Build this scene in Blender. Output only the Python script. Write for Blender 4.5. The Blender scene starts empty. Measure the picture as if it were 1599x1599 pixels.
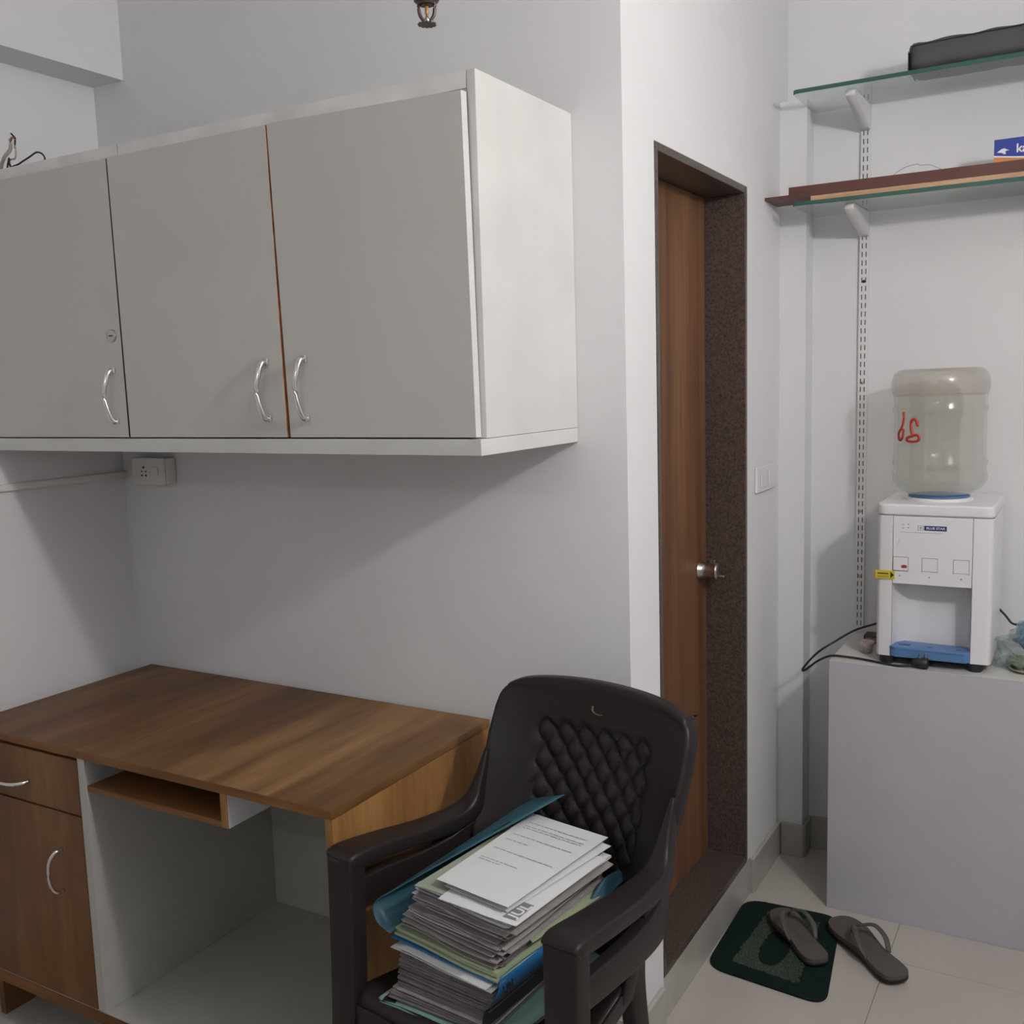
import bpy, bmesh, math, random
from mathutils import Vector, Matrix, noise
random.seed(7)
S = bpy.context.scene
COL = S.collection

# ------------------------------------------------------------------ camera
cam_d = bpy.data.cameras.new('camera')
cam = bpy.data.objects.new('camera', cam_d); COL.objects.link(cam)
S.camera = cam
CR = Vector((0.86617782, 0.49882157, -0.03021643))
CU = Vector((-0.03778099, 0.12565662, 0.99135413))
CF = Vector((-0.49830571, 0.85754735, -0.12768695))
cam.matrix_world = Matrix(((CR.x, CU.x, -CF.x, 2.378146), (CR.y, CU.y, -CF.y, -1.915510),
                           (CR.z, CU.z, -CF.z, 1.518607), (0, 0, 0, 1)))
cam_d.sensor_width = 36; cam_d.lens = 1575.674 / 1599 * 36
cam_d.clip_start = 0.02

# ------------------------------------------------------------------ world, light, exposure
S.view_settings.view_transform = 'Standard'; S.view_settings.look = 'None'
S.view_settings.gamma = 1.0; S.view_settings.use_curve_mapping = False
S.view_settings.exposure = -0.13
W_ = bpy.data.worlds.new('world'); S.world = W_; W_.use_nodes = True
W_.node_tree.nodes['Background'].inputs[0].default_value = (0.75, 0.85, 1, 1)
W_.node_tree.nodes['Background'].inputs[1].default_value = 0.6
BULB_POWER = 56.0       # watts of the small bulb on the right wall
FILL_EMIT = 30.0        # strength of the fill tube added behind the camera
BULB_AT = Vector((3.12, -0.75, 2.25))
bl = bpy.data.lights.new('bulb_glow', 'POINT'); bl.energy = BULB_POWER; bl.color = (1.0, 0.965, 0.93)
bl.shadow_soft_size = 0.055

# ------------------------------------------------------------------ dimensions (metres)
WX = 1.5437; YC = 1.235; YB = 1.151; PX = 1.621; CEIL = 2.78; XR = 3.25; YF = -3.6

# ------------------------------------------------------------------ materials
def mat(name, col, rough=0.6, spec=0.5, metal=0.0, var=0.0, vscale=6.0, bump=0.0, bscale=200.0, trans=0.0, ior=1.45, coat=0.0, emit=0.0):
    m = bpy.data.materials.new(name); m.use_nodes = True
    nt = m.node_tree; b = nt.nodes['Principled BSDF']
    b.inputs['Base Color'].default_value = (*col, 1); b.inputs['Roughness'].default_value = rough
    b.inputs['Specular IOR Level'].default_value = spec; b.inputs['Metallic'].default_value = metal
    b.inputs['Transmission Weight'].default_value = trans; b.inputs['IOR'].default_value = ior
    b.inputs['Coat Weight'].default_value = coat
    if emit: b.inputs['Emission Color'].default_value = (1, 1, 1, 1); b.inputs['Emission Strength'].default_value = emit
    if var or bump:
        tc = nt.nodes.new('ShaderNodeTexCoord')
    if var:
        n = nt.nodes.new('ShaderNodeTexNoise'); n.inputs['Scale'].default_value = vscale; n.inputs['Detail'].default_value = 5
        nt.links.new(tc.outputs['Object'], n.inputs['Vector'])
        r = nt.nodes.new('ShaderNodeValToRGB')
        r.color_ramp.elements[0].position = 0.3; r.color_ramp.elements[1].position = 0.7
        r.color_ramp.elements[0].color = (*[c * (1 - var) for c in col], 1)
        r.color_ramp.elements[1].color = (*[min(1, c * (1 + var)) for c in col], 1)
        nt.links.new(n.outputs['Fac'], r.inputs['Fac']); nt.links.new(r.outputs['Color'], b.inputs['Base Color'])
    if bump:
        n2 = nt.nodes.new('ShaderNodeTexNoise'); n2.inputs['Scale'].default_value = bscale; n2.inputs['Detail'].default_value = 3
        bp = nt.nodes.new('ShaderNodeBump'); bp.inputs['Strength'].default_value = bump; bp.inputs['Distance'].default_value = 0.002
        nt.links.new(tc.outputs['Object'], n2.inputs['Vector'])
        nt.links.new(n2.outputs['Fac'], bp.inputs['Height']); nt.links.new(bp.outputs['Normal'], b.inputs['Normal'])
    return m

def wood(name, cols, scale, rough=0.4, fine=0.25, coat=0.0):
    """cols: dark, mid, light.  scale: xyz stretch of the noise (small along the grain)."""
    m = bpy.data.materials.new(name); m.use_nodes = True
    nt = m.node_tree; b = nt.nodes['Principled BSDF']; b.inputs['Roughness'].default_value = rough
    b.inputs['Coat Weight'].default_value = coat; b.inputs['Specular IOR Level'].default_value = 0.22
    tc = nt.nodes.new('ShaderNodeTexCoord'); mp = nt.nodes.new('ShaderNodeMapping')
    mp.inputs['Scale'].default_value = scale
    nt.links.new(tc.outputs['Object'], mp.inputs['Vector'])
    n = nt.nodes.new('ShaderNodeTexNoise'); n.inputs['Scale'].default_value = 1; n.inputs['Detail'].default_value = 3
    n.inputs['Distortion'].default_value = 0.4
    nt.links.new(mp.outputs['Vector'], n.inputs['Vector'])
    r = nt.nodes.new('ShaderNodeValToRGB'); e = r.color_ramp.elements
    e[0].position = 0.32; e[0].color = (*cols[0], 1); e[1].position = 0.70; e[1].color = (*cols[2], 1)
    k = e.new(0.5); k.color = (*cols[1], 1)
    nt.links.new(n.outputs['Fac'], r.inputs['Fac'])
    mp2 = nt.nodes.new('ShaderNodeMapping'); mp2.inputs['Scale'].default_value = tuple(s * 9 for s in scale)
    n2 = nt.nodes.new('ShaderNodeTexNoise'); n2.inputs['Scale'].default_value = 1; n2.inputs['Detail'].default_value = 6
    nt.links.new(tc.outputs['Object'], mp2.inputs['Vector']); nt.links.new(mp2.outputs['Vector'], n2.inputs['Vector'])
    mr = nt.nodes.new('ShaderNodeMapRange'); mr.inputs[1].default_value = 0.3; mr.inputs[2].default_value = 0.7
    mr.inputs[3].default_value = 1 - fine; mr.inputs[4].default_value = 1 + fine
    nt.links.new(n2.outputs['Fac'], mr.inputs[0])
    mx = nt.nodes.new('ShaderNodeVectorMath'); mx.operation = 'SCALE'
    nt.links.new(r.outputs['Color'], mx.inputs[0]); nt.links.new(mr.outputs[0], mx.inputs['Scale'])
    nt.links.new(mx.outputs[0], b.inputs['Base Color'])
    return m

M = {}
M['paint'] = mat('wall_paint', (0.75, 0.75, 0.765), 0.75, 0.25, var=0.025, vscale=2.2, bump=0.12, bscale=30)
M['paint_b'] = mat('smooth_wall_paint', (0.75, 0.755, 0.765), 0.6, 0.3, var=0.02, vscale=3, bump=0.08, bscale=25)
M['ceil'] = mat('ceiling_paint', (0.80, 0.80, 0.79), 0.8, 0.2)
M['tile'] = mat('vitrified_tile', (0.50, 0.465, 0.43), 0.16, 0.5, var=0.04, vscale=3.5)
M['grout'] = mat('grout', (0.24, 0.22, 0.20), 0.9)
M['skirt'] = mat('skirting_tile', (0.43, 0.415, 0.38), 0.25, 0.5, var=0.06, vscale=8)
M['granite'] = mat('brown_granite', (0.085, 0.064, 0.056), 0.3, 0.4, var=0.5, vscale=180, bump=0.02)
M['leafwood'] = wood('teak_veneer', [(0.11, 0.050, 0.026), (0.17, 0.082, 0.042), (0.23, 0.118, 0.063)], (9, 9, 0.35), 0.45, 0.18)
M['cab'] = mat('cream_laminate', (0.585, 0.57, 0.535), 0.42, 0.4, var=0.02, vscale=3)
M['cabside'] = mat('painted_board', (0.64, 0.64, 0.625), 0.5, 0.4, var=0.05, vscale=7, bump=0.06, bscale=40)
M['rail'] = mat('scuffed_white_edge', (0.78, 0.77, 0.76), 0.5, 0.4, var=0.10, vscale=12)
M['rawwood'] = mat('raw_orange_plywood', (0.58, 0.23, 0.09), 0.7, var=0.35, vscale=30)
M['dark'] = mat('dark_gap', (0.03, 0.022, 0.018), 0.9)
M['chrome'] = mat('chrome', (0.75, 0.75, 0.75), 0.16, metal=1.0)
M['steel'] = mat('brushed_steel', (0.52, 0.49, 0.46), 0.28, metal=1.0)
M['desktop'] = wood('desk_laminate_top', [(0.085, 0.040, 0.014), (0.165, 0.080, 0.029), (0.32, 0.178, 0.075)], (7.0, 0.8, 7.0), 0.42, 0.16)
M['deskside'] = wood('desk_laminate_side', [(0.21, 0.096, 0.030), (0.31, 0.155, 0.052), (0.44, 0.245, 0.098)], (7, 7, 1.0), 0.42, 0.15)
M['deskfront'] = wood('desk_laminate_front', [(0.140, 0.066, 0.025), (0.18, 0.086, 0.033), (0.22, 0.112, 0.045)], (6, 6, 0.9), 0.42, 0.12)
M['deskedge'] = wood('desk_edge', [(0.15, 0.066, 0.022), (0.20, 0.090, 0.030), (0.25, 0.12, 0.042)], (2, 6, 20), 0.45, 0.12)
M['white_in'] = mat('white_inner_laminate', (0.46, 0.455, 0.425), 0.5, 0.4, var=0.03)
M['plastic'] = mat('dark_brown_plastic', (0.019, 0.0145, 0.0145), 0.40, 0.34, bump=0.03, bscale=400)
M['glue'] = mat('glue_mark', (0.11, 0.075, 0.045), 0.5)
M['grey_lam'] = mat('grey_white_laminate', (0.50, 0.495, 0.545), 0.38, 0.4, var=0.02)
M['ped_top'] = mat('white_laminate_top', (0.62, 0.62, 0.60), 0.3, 0.4, var=0.02)
M['abs'] = mat('white_abs', (0.80, 0.80, 0.82), 0.28, 0.5)
M['abs2'] = mat('white_abs_recess', (0.74, 0.74, 0.77), 0.35, 0.5)
M['seam'] = mat('seam_grey', (0.22, 0.22, 0.24), 0.6)
M['blue'] = mat('blue_tray_plastic', (0.10, 0.215, 0.43), 0.4, 0.4)
M['abs_print'] = mat('light_grey_print', (0.38, 0.38, 0.40), 0.5)
M['navy'] = mat('navy_print', (0.03, 0.03, 0.19), 0.4)
M['white'] = mat('white_print', (0.80, 0.80, 0.82), 0.5)
M['red'] = mat('red_print', (0.42, 0.03, 0.04), 0.4)
M['marker'] = mat('red_marker', (0.50, 0.045, 0.025), 0.5)
M['yellow'] = mat('yellow_sticker', (0.66, 0.52, 0.04), 0.4)
M['black'] = mat('black_print', (0.02, 0.02, 0.02), 0.5)
M['rubber'] = mat('black_rubber', (0.022, 0.022, 0.025), 0.45)
M['railp'] = mat('white_powder_coat', (0.74, 0.74, 0.75), 0.4, 0.4)
M['slot'] = mat('slot_shadow', (0.10, 0.09, 0.085), 0.9)
M['brown_b'] = mat('brown_laminate_board', (0.115, 0.045, 0.035), 0.45, var=0.12, vscale=12)
M['pale_b'] = wood('pale_pine', [(0.46, 0.28, 0.16), (0.56, 0.36, 0.22), (0.62, 0.42, 0.27)], (3, 30, 30), 0.6, 0.08)
M['bag'] = mat('charcoal_nylon', (0.075, 0.075, 0.082), 0.65, 0.3, bump=0.3, bscale=60)
M['boxblue'] = mat('carton_blue', (0.025, 0.05, 0.30), 0.35)
M['orange'] = mat('carton_orange', (0.62, 0.25, 0.06), 0.45)
M['thread'] = mat('grey_thread', (0.35, 0.33, 0.31), 0.6)
M['mat'] = mat('dark_green_pile', (0.010, 0.022, 0.019), 0.95, 0.1, var=0.25, vscale=260, bump=1.0, bscale=500)
M['matlight'] = mat('sage_loop_pile', (0.085, 0.115, 0.085), 0.95, 0.1, var=0.45, vscale=240, bump=1.0, bscale=350)
M['flip'] = mat('grey_foam_rubber', (0.105, 0.092, 0.083), 0.7, 0.3, var=0.06, vscale=25)
M['flip2'] = mat('grey_strap_rubber', (0.082, 0.078, 0.073), 0.5, 0.4)
M['flipdark'] = mat('black_outsole', (0.012, 0.011, 0.012), 0.6)
M['paper'] = mat('white_paper', (0.72, 0.73, 0.745), 0.7, 0.2, var=0.02)
M['paper2'] = mat('grey_paper_edge', (0.40, 0.375, 0.375), 0.8, 0.2, var=0.12, vscale=40)
M['paper3'] = mat('cream_paper', (0.52, 0.47, 0.42), 0.8, 0.2)
M['paper4'] = mat('dark_grey_paper', (0.20, 0.18, 0.185), 0.8, 0.2, var=0.15, vscale=25)  # dark grey paper stock for the bundles
M['green'] = mat('light_green_card', (0.42, 0.49, 0.32), 0.75, 0.2, var=0.04)
M['olive'] = mat('grey_green_card', (0.33, 0.37, 0.29), 0.75, 0.2, var=0.04)
M['teal'] = mat('pale_teal_card', (0.20, 0.33, 0.31), 0.7, 0.2, var=0.05)
M['tealpl'] = mat('teal_plastic_cover', (0.045, 0.125, 0.165), 0.3, 0.4)
M['bluepl'] = mat('bright_blue_plastic', (0.02, 0.16, 0.40), 0.3, 0.4)
M['ink'] = mat('faded_ink', (0.38, 0.39, 0.42), 0.7)
M['inkgrey'] = mat('grey_ink_block', (0.22, 0.22, 0.235), 0.7)
M['plate'] = mat('ivory_plastic_plate', (0.74, 0.72, 0.70), 0.35, 0.4)
M['bronze'] = mat('tarnished_brass', (0.10, 0.075, 0.07), 0.4, metal=0.7)
M['amber'] = mat('amber_glass_bulb', (0.62, 0.34, 0.10), 0.1, trans=0.5)
M['cup'] = mat('pale_pink_paper', (0.60, 0.48, 0.46), 0.6, var=0.25, vscale=60)
M['wire_w'] = mat('grimy_white_wire', (0.45, 0.42, 0.40), 0.6)
M['copper'] = mat('bare_copper', (0.42, 0.20, 0.12), 0.4, metal=0.6)
M['herb'] = mat('green_food_scraps', (0.16, 0.20, 0.06), 0.7, var=0.4, vscale=60)
M['tealdish'] = mat('cream_dish', (0.50, 0.42, 0.34), 0.4)
M['bluebag'] = mat('blue_bag_film', (0.04, 0.20, 0.42), 0.3)
M['frost'] = mat('fill_tube_glow', (0.9, 0.9, 0.9), 0.4, emit=FILL_EMIT)
M['bulbglass'] = mat('opal_bulb', (0.9, 0.9, 0.9), 0.3, emit=30)

def mixmat(name, tint, fac, rough, diff, dfac=0.3):
    """thin clear sheet: transparent + diffuse haze + glossy by fresnel"""
    m = bpy.data.materials.new(name); m.use_nodes = True; nt = m.node_tree
    for n in list(nt.nodes): nt.nodes.remove(n)
    o = nt.nodes.new('ShaderNodeOutputMaterial'); t = nt.nodes.new('ShaderNodeBsdfTransparent'); t.inputs[0].default_value = (*tint, 1)
    d = nt.nodes.new('ShaderNodeBsdfDiffuse'); d.inputs[0].default_value = (*diff, 1)
    g = nt.nodes.new('ShaderNodeBsdfGlossy'); g.inputs['Roughness'].default_value = rough
    m1 = nt.nodes.new('ShaderNodeMixShader'); m1.inputs[0].default_value = dfac
    m2 = nt.nodes.new('ShaderNodeMixShader')
    fr = nt.nodes.new('ShaderNodeFresnel'); fr.inputs[0].default_value = 1.45
    mm = nt.nodes.new('ShaderNodeMath'); mm.operation = 'MULTIPLY'
    geo = nt.nodes.new('ShaderNodeNewGeometry'); inv = nt.nodes.new('ShaderNodeMath'); inv.operation = 'MULTIPLY_ADD'
    inv.inputs[1].default_value = -fac; inv.inputs[2].default_value = fac      # the far side of the sheet does not mirror again
    nt.links.new(geo.outputs['Backfacing'], inv.inputs[0]); nt.links.new(inv.outputs[0], mm.inputs[1])
    nt.links.new(fr.outputs[0], mm.inputs[0]); nt.links.new(mm.outputs[0], m2.inputs[0])
    nt.links.new(t.outputs[0], m1.inputs[1]); nt.links.new(d.outputs[0], m1.inputs[2])
    nt.links.new(m1.outputs[0], m2.inputs[1]); nt.links.new(g.outputs[0], m2.inputs[2])
    nt.links.new(m2.outputs[0], o.inputs[0]); return m
M['shelfglass'] = mixmat('green_tinted_glass', (0.93, 0.965, 0.945), 1.0, 0.03, (0.50, 0.62, 0.56), 0.10)
M['glassedge'] = mat('dark_green_glass_edge', (0.030, 0.098, 0.080), 0.25, 0.5)
M['bottle'] = mixmat('clear_bottle_plastic', (0.97, 0.97, 0.955), 1.8, 0.10, (0.60, 0.60, 0.56), 0.15)
M['bottlecap'] = mixmat('scuffed_bottle_plastic', (0.93, 0.915, 0.89), 1.6, 0.15, (0.52, 0.47, 0.41), 0.26)
M['water'] = mixmat('water', (0.965, 0.97, 0.95), 0.6, 0.03, (0.55, 0.55, 0.51), 0.07)
M['film'] = mixmat('clear_plastic_film', (0.86, 0.90, 0.90), 1.6, 0.12, (0.45, 0.52, 0.52), 0.22)

# ------------------------------------------------------------------ object helpers
def tag(o, label=None, cat=None, group=None, kind=None):
    if label: o['label'] = label
    if cat: o['category'] = cat
    if group: o['group'] = group
    if kind: o['kind'] = kind
    return o

def thing(name, label, cat, loc=(0, 0, 0), rz=0.0, group=None):
    o = bpy.data.objects.new(name, None); COL.objects.link(o); o.location = loc; o.rotation_euler = (0, 0, rz)
    o.empty_display_size = 0.05
    return tag(o, label, cat, group)

def wloc(o):
    v = Vector((0, 0, 0))
    while o is not None: v += Vector(o.location); o = o.parent
    return v

def obj(name, bm, m, parent=None, smooth=False, local=False, bevel=0.0, label=None, at=None, seg=2):
    """links a bmesh as one object. bm is in world coordinates unless local=True (parent's frame)."""
    if not local:
        off = wloc(parent) if parent is not None else Vector((0, 0, 0))
        if parent is None and at is not None: off = Vector(at)
        bmesh.ops.translate(bm, verts=bm.verts, vec=-off)
    me = bpy.data.meshes.new(name)
    bmesh.ops.recalc_face_normals(bm, faces=bm.faces)
    bm.to_mesh(me); bm.free()
    for q in (m if isinstance(m, (list, tuple)) else [m]): me.materials.append(M[q] if isinstance(q, str) else q)
    if smooth:
        for p in me.polygons: p.use_smooth = True
    o = bpy.data.objects.new(name, me); COL.objects.link(o)
    if parent is not None: o.parent = parent
    elif at is not None: o.location = at
    if bevel:
        b = o.modifiers.new('bevel', 'BEVEL'); b.width = bevel; b.segments = seg; b.limit_method = 'ANGLE'; b.angle_limit = math.radians(40)
        for p in me.polygons: p.use_smooth = True
        b.harden_normals = False
        wn = o.modifiers.new('wn', 'WEIGHTED_NORMAL'); wn.keep_sharp = False
    if label: o['label'] = label
    return o

def box(x0, x1, y0, y1, z0, z1, bm=None, mi=0):
    bm = bm or bmesh.new()
    v = [bm.verts.new(p) for p in ((x0, y0, z0), (x1, y0, z0), (x1, y1, z0), (x0, y1, z0), (x0, y0, z1), (x1, y0, z1), (x1, y1, z1), (x0, y1, z1))]
    for f in ((3, 2, 1, 0), (4, 5, 6, 7), (0, 1, 5, 4), (1, 2, 6, 5), (2, 3, 7, 6), (3, 0, 4, 7)):
        fc = bm.faces.new([v[i] for i in f]); fc.material_index = mi
    return bm

def prism(pts, z0, z1, bm=None, mi=0):
    """pts: xy polygon extruded in z"""
    bm = bm or bmesh.new()
    a = [bm.verts.new((p[0], p[1], z0)) for p in pts]; b = [bm.verts.new((p[0], p[1], z1)) for p in pts]
    n = len(pts)
    f = bm.faces.new(a[::-1]); f.material_index = mi; f = bm.faces.new(b); f.material_index = mi
    for i in range(n):
        f = bm.faces.new((a[i], a[(i + 1) % n], b[(i + 1) % n], b[i])); f.material_index = mi
    return bm

def catmull(pts, k=6):
    pts = [Vector(p) for p in pts]; out = []
    P = [pts[0] * 2 - pts[1]] + pts + [pts[-1] * 2 - pts[-2]]
    for i in range(1, len(P) - 2):
        for j in range(k):
            t = j / k; a, b, c, d = P[i - 1], P[i], P[i + 1], P[i + 2]
            out.append(0.5 * ((2 * b) + (c - a) * t + (2 * a - 5 * b + 4 * c - d) * t * t + (3 * b - a - 3 * c + d) * t ** 3))
    out.append(pts[-1]); return out

def tube(pts, r, bm=None, k=6, n=8, mi=0, flat=1.0, up=(0, 0, 1), rs=None):
    """round (or flattened) tube through pts; rs = radius factor per input point"""
    bm = bm or bmesh.new()
    path = catmull(pts, k) if k > 1 else [Vector(p) for p in pts]
    m = len(path); up = Vector(up); prev = None
    for i, p in enumerate(path):
        t = (path[min(i + 1, m - 1)] - path[max(i - 1, 0)]).normalized()
        s = t.cross(up)
        if s.length < 1e-4: s = t.cross(Vector((0, 1, 0.01)))
        s.normalize(); w = s.cross(t).normalized()
        f = 1.0
        if rs:
            q = i / (m - 1) * (len(rs) - 1); j = min(int(q), len(rs) - 2); f = rs[j] + (rs[j + 1] - rs[j]) * (q - j)
        ring = [bm.verts.new(p + s * (math.cos(a) * r * f) + w * (math.sin(a) * r * f * flat)) for a in [2 * math.pi * q / n for q in range(n)]]
        if prev:
            for q in range(n):
                fc = bm.faces.new((prev[q], prev[(q + 1) % n], ring[(q + 1) % n], ring[q])); fc.material_index = mi
        else:
            fc = bm.faces.new(ring[::-1]); fc.material_index = mi
        prev = ring
    fc = bm.faces.new(prev); fc.material_index = mi
    return bm

def lathe(profile, c, n=40, bm=None, mi=0, axis='z', caps=True):
    """profile: list of (r, h); c: centre"""
    bm = bm or bmesh.new(); c = Vector(c); prev = None
    def pt(r, h, a):
        x, y = r * math.cos(a), r * math.sin(a)
        if axis == 'z': return c + Vector((x, y, h))
        if axis == 'x': return c + Vector((h, x, y))
        return c + Vector((x, h, y))
    first = None
    for r, h in profile:
        ring = [bm.verts.new(pt(max(r, 1e-5), h, 2 * math.pi * q / n)) for q in range(n)]
        if prev:
            for q in range(n):
                f = bm.faces.new((prev[q], prev[(q + 1) % n], ring[(q + 1) % n], ring[q])); f.material_index = mi
        else: first = ring
        prev = ring
    if caps:
        bm.faces.new(first[::-1]).material_index = mi; bm.faces.new(prev).material_index = mi
    return bm

def sweep(pts, sizes, bm=None, k=5, side=(1, 0, 0), rnd=0.3):
    """rounded-rectangle sweep; sizes = (width along side, height) per input point"""
    bm = bm or bmesh.new(); path = catmull(pts, k); m = len(path); side = Vector(side).normalized(); prev = None
    for i, p in enumerate(path):
        t = (path[min(i + 1, m - 1)] - path[max(i - 1, 0)]).normalized()
        s = (side - t * side.dot(t)).normalized(); w = s.cross(t).normalized()
        q = i / (m - 1) * (len(sizes) - 1); j = min(int(q), len(sizes) - 2); f = q - j
        a = (sizes[j][0] * (1 - f) + sizes[j + 1][0] * f) / 2; b = (sizes[j][1] * (1 - f) + sizes[j + 1][1] * f) / 2
        rr = min(a, b) * rnd * 2 if rnd < 0.5 else min(a, b)
        rr = min(a, b) * min(1, rnd * 1.6)
        sh = []
        for cx, cy, a0 in ((a - rr, b - rr, 0), (-a + rr, b - rr, 90), (-a + rr, -b + rr, 180), (a - rr, -b + rr, 270)):
            for d in (0, 30, 60, 90):
                an = math.radians(a0 + d); sh.append((cx + rr * math.cos(an), cy + rr * math.sin(an)))
        ring = [bm.verts.new(p + s * x + w * y) for x, y in sh]
        n = len(ring)
        if prev:
            for q_ in range(n): bm.faces.new((prev[q_], prev[(q_ + 1) % n], ring[(q_ + 1) % n], ring[q_]))
        else: bm.faces.new(ring[::-1])
        prev = ring
    bm.faces.new(prev)
    return bm

def grid(nu, nv, fn, bm=None, mi=0):
    bm = bm or bmesh.new()
    V = [[bm.verts.new(fn(i / nu, j / nv)) for j in range(nv + 1)] for i in range(nu + 1)]
    for i in range(nu):
        for j in range(nv):
            f = bm.faces.new((V[i][j], V[i + 1][j], V[i + 1][j + 1], V[i][j + 1])); f.material_index = mi
    return bm

def text_bm(s, size, depth, mtx, bold=0.0, width=None):
    cu = bpy.data.curves.new('t', 'FONT'); cu.body = s; cu.size = size; cu.extrude = depth; cu.offset = bold
    cu.align_x = 'CENTER'; cu.align_y = 'CENTER'
    o = bpy.data.objects.new('t', cu); COL.objects.link(o)
    dg = bpy.context.evaluated_depsgraph_get(); me = bpy.data.meshes.new_from_object(o.evaluated_get(dg))
    bm = bmesh.new(); bm.from_mesh(me); bpy.data.objects.remove(o); bpy.data.meshes.remove(me); bpy.data.curves.remove(cu)
    if width:
        xs = [v.co.x for v in bm.verts]; f = width / (max(xs) - min(xs))
        bmesh.ops.scale(bm, vec=(f, 1, 1), verts=bm.verts)
    bmesh.ops.transform(bm, matrix=mtx, verts=bm.verts)
    return bm
FRONT = Matrix.Rotation(math.radians(90), 4, 'X')      # text facing -Y

# ================================================================== THE ROOM
def struct(name, bm, m, parent=None, at=None, **k):
    o = obj(name, bm, m, parent, at=at, **k)
    if parent is None: o['kind'] = 'structure'
    return o

# floor: grout bed and tiles
floor = struct('floor', box(-0.1, XR + 0.1, YF - 0.1, YC + 0.1, -0.06, -0.0022), 'grout')
xs = [-0.1, 0.16, 0.76, 1.36, 1.96, 2.56, 3.16, XR + 0.1]
ys = [YF - 0.1, -3.53, -2.93, -2.33, -1.73, -1.13, -0.53, 0.07, 0.675, YC + 0.1]
g = 0.0009
for i in range(len(xs) - 1):
    for j in range(len(ys) - 1):
        x0, x1, y0, y1 = xs[i] + g, xs[i + 1] - g, ys[j] + g, ys[j + 1] - g
        o = obj('tile', box(x0, x1, y0, y1, -0.010, random.uniform(-0.0002, 0)), 'tile', floor)

# walls
struct('wall_back', box(0, WX - 0.24, 0.0, 0.08, 0, CEIL), 'paint')
b = box(WX - 0.24, WX, 0.0, 0.1833 - 0.018, 0, CEIL)
box(WX - 0.24, WX, 0.803 + 0.018, YC + 0.02, 0, CEIL, b)
box(WX - 0.24, WX, 0.1833 - 0.018, 0.803 + 0.018, 2.018, CEIL, b)
box(WX - 0.24, WX - 0.006, 0.1833 - 0.018, 0.803 + 0.018, 0, 0.113, b)
struct('wall_side', b, 'paint')
struct('wall_rear', box(WX - 0.24, XR + 0.1, YC, YC + 0.1, 0, CEIL), 'paint')
struct('trim_1', box(WX - 0.1, PX, YB, YC, 0, 2.303), 'paint_b')            # shallow pilaster in the corner
struct('wall_left', box(-0.1, 0, YF - 0.1, 0.08, 0, CEIL), 'paint')
struct('trim_2', box(0, 0.1186, YF, 0, 2.339, CEIL), 'paint_b')              # beam along the left wall
struct('wall_right', box(XR, XR + 0.1, YF - 0.1, YC + 0.1, 0, CEIL), 'paint')
# front wall (behind the camera) with a window opening added for ambient fill
b = box(-0.1, 1.0, YF - 0.1, YF, 0, CEIL); box(2.2, XR + 0.1, YF - 0.1, YF, 0, CEIL, b)
box(1.0, 2.2, YF - 0.1, YF, 0, 1.0, b); box(1.0, 2.2, YF - 0.1, YF, 2.0, CEIL, b)
struct('wall_front', b, 'paint')
win = tag(thing('fill_window_1', None, None, (1.6, YF, 1.0)), kind='structure')
b = bmesh.new()
for a in ((1.0, 1.04, 1.0, 2.0), (2.16, 2.2, 1.0, 2.0), (1.04, 2.16, 1.0, 1.04), (1.04, 2.16, 1.96, 2.0), (1.58, 1.62, 1.04, 1.96)):
    box(a[0], a[1], YF - 0.07, YF - 0.03, a[2], a[3], b)
obj('window_frame', b, 'railp', win)
obj('pane', box(1.04, 1.58, YF - 0.053, YF - 0.047, 1.04, 1.96), 'film', win)
obj('pane', box(1.62, 2.16, YF - 0.053, YF - 0.047, 1.04, 1.96), 'film', win)
struct('ceiling', box(-0.1, XR + 0.1, YF - 0.1, YC + 0.1, CEIL, CEIL + 0.1), 'ceil')

# skirting tiles
def skirting(name, pieces):
    root = tag(thing(name, None, None, (pieces[0][0], pieces[0][2], 0)), kind='structure')
    for p in pieces: obj('tile', box(*p), 'skirt', root, bevel=0.0015, seg=1)
skirting('baseboard_side', [(WX, WX + 0.012, -0.008, 0.150, 0, 0.102), (WX - 0.006, WX + 0.001, 0.168, 0.852, 0, 0.1125),
                            (WX, WX + 0.012, 0.853, YB - 0.012, 0, 0.106)])
skirting('baseboard_rear', [(WX + 0.013, PX + 0.006, YB - 0.012, YB, 0, 0.104), (PX, PX + 0.01, YB, YC - 0.011, 0, 0.104),
                            (PX, 2.24, YC - 0.012, YC, 0, 0.104), (2.242, XR, YC - 0.012, YC, 0, 0.104)])
skirting('baseboard_back', [(0, 0.6, -0.012, 0, 0, 0.102), (0.602, 1.2, -0.012, 0, 0, 0.102), (1.202, WX + 0.01, -0.012, 0, 0, 0.102)])
skirting('baseboard_left', [(0, 0.012, -0.6 * (i + 1), -0.6 * i - 0.014, 0, 0.102) for i in range(5)])

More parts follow.
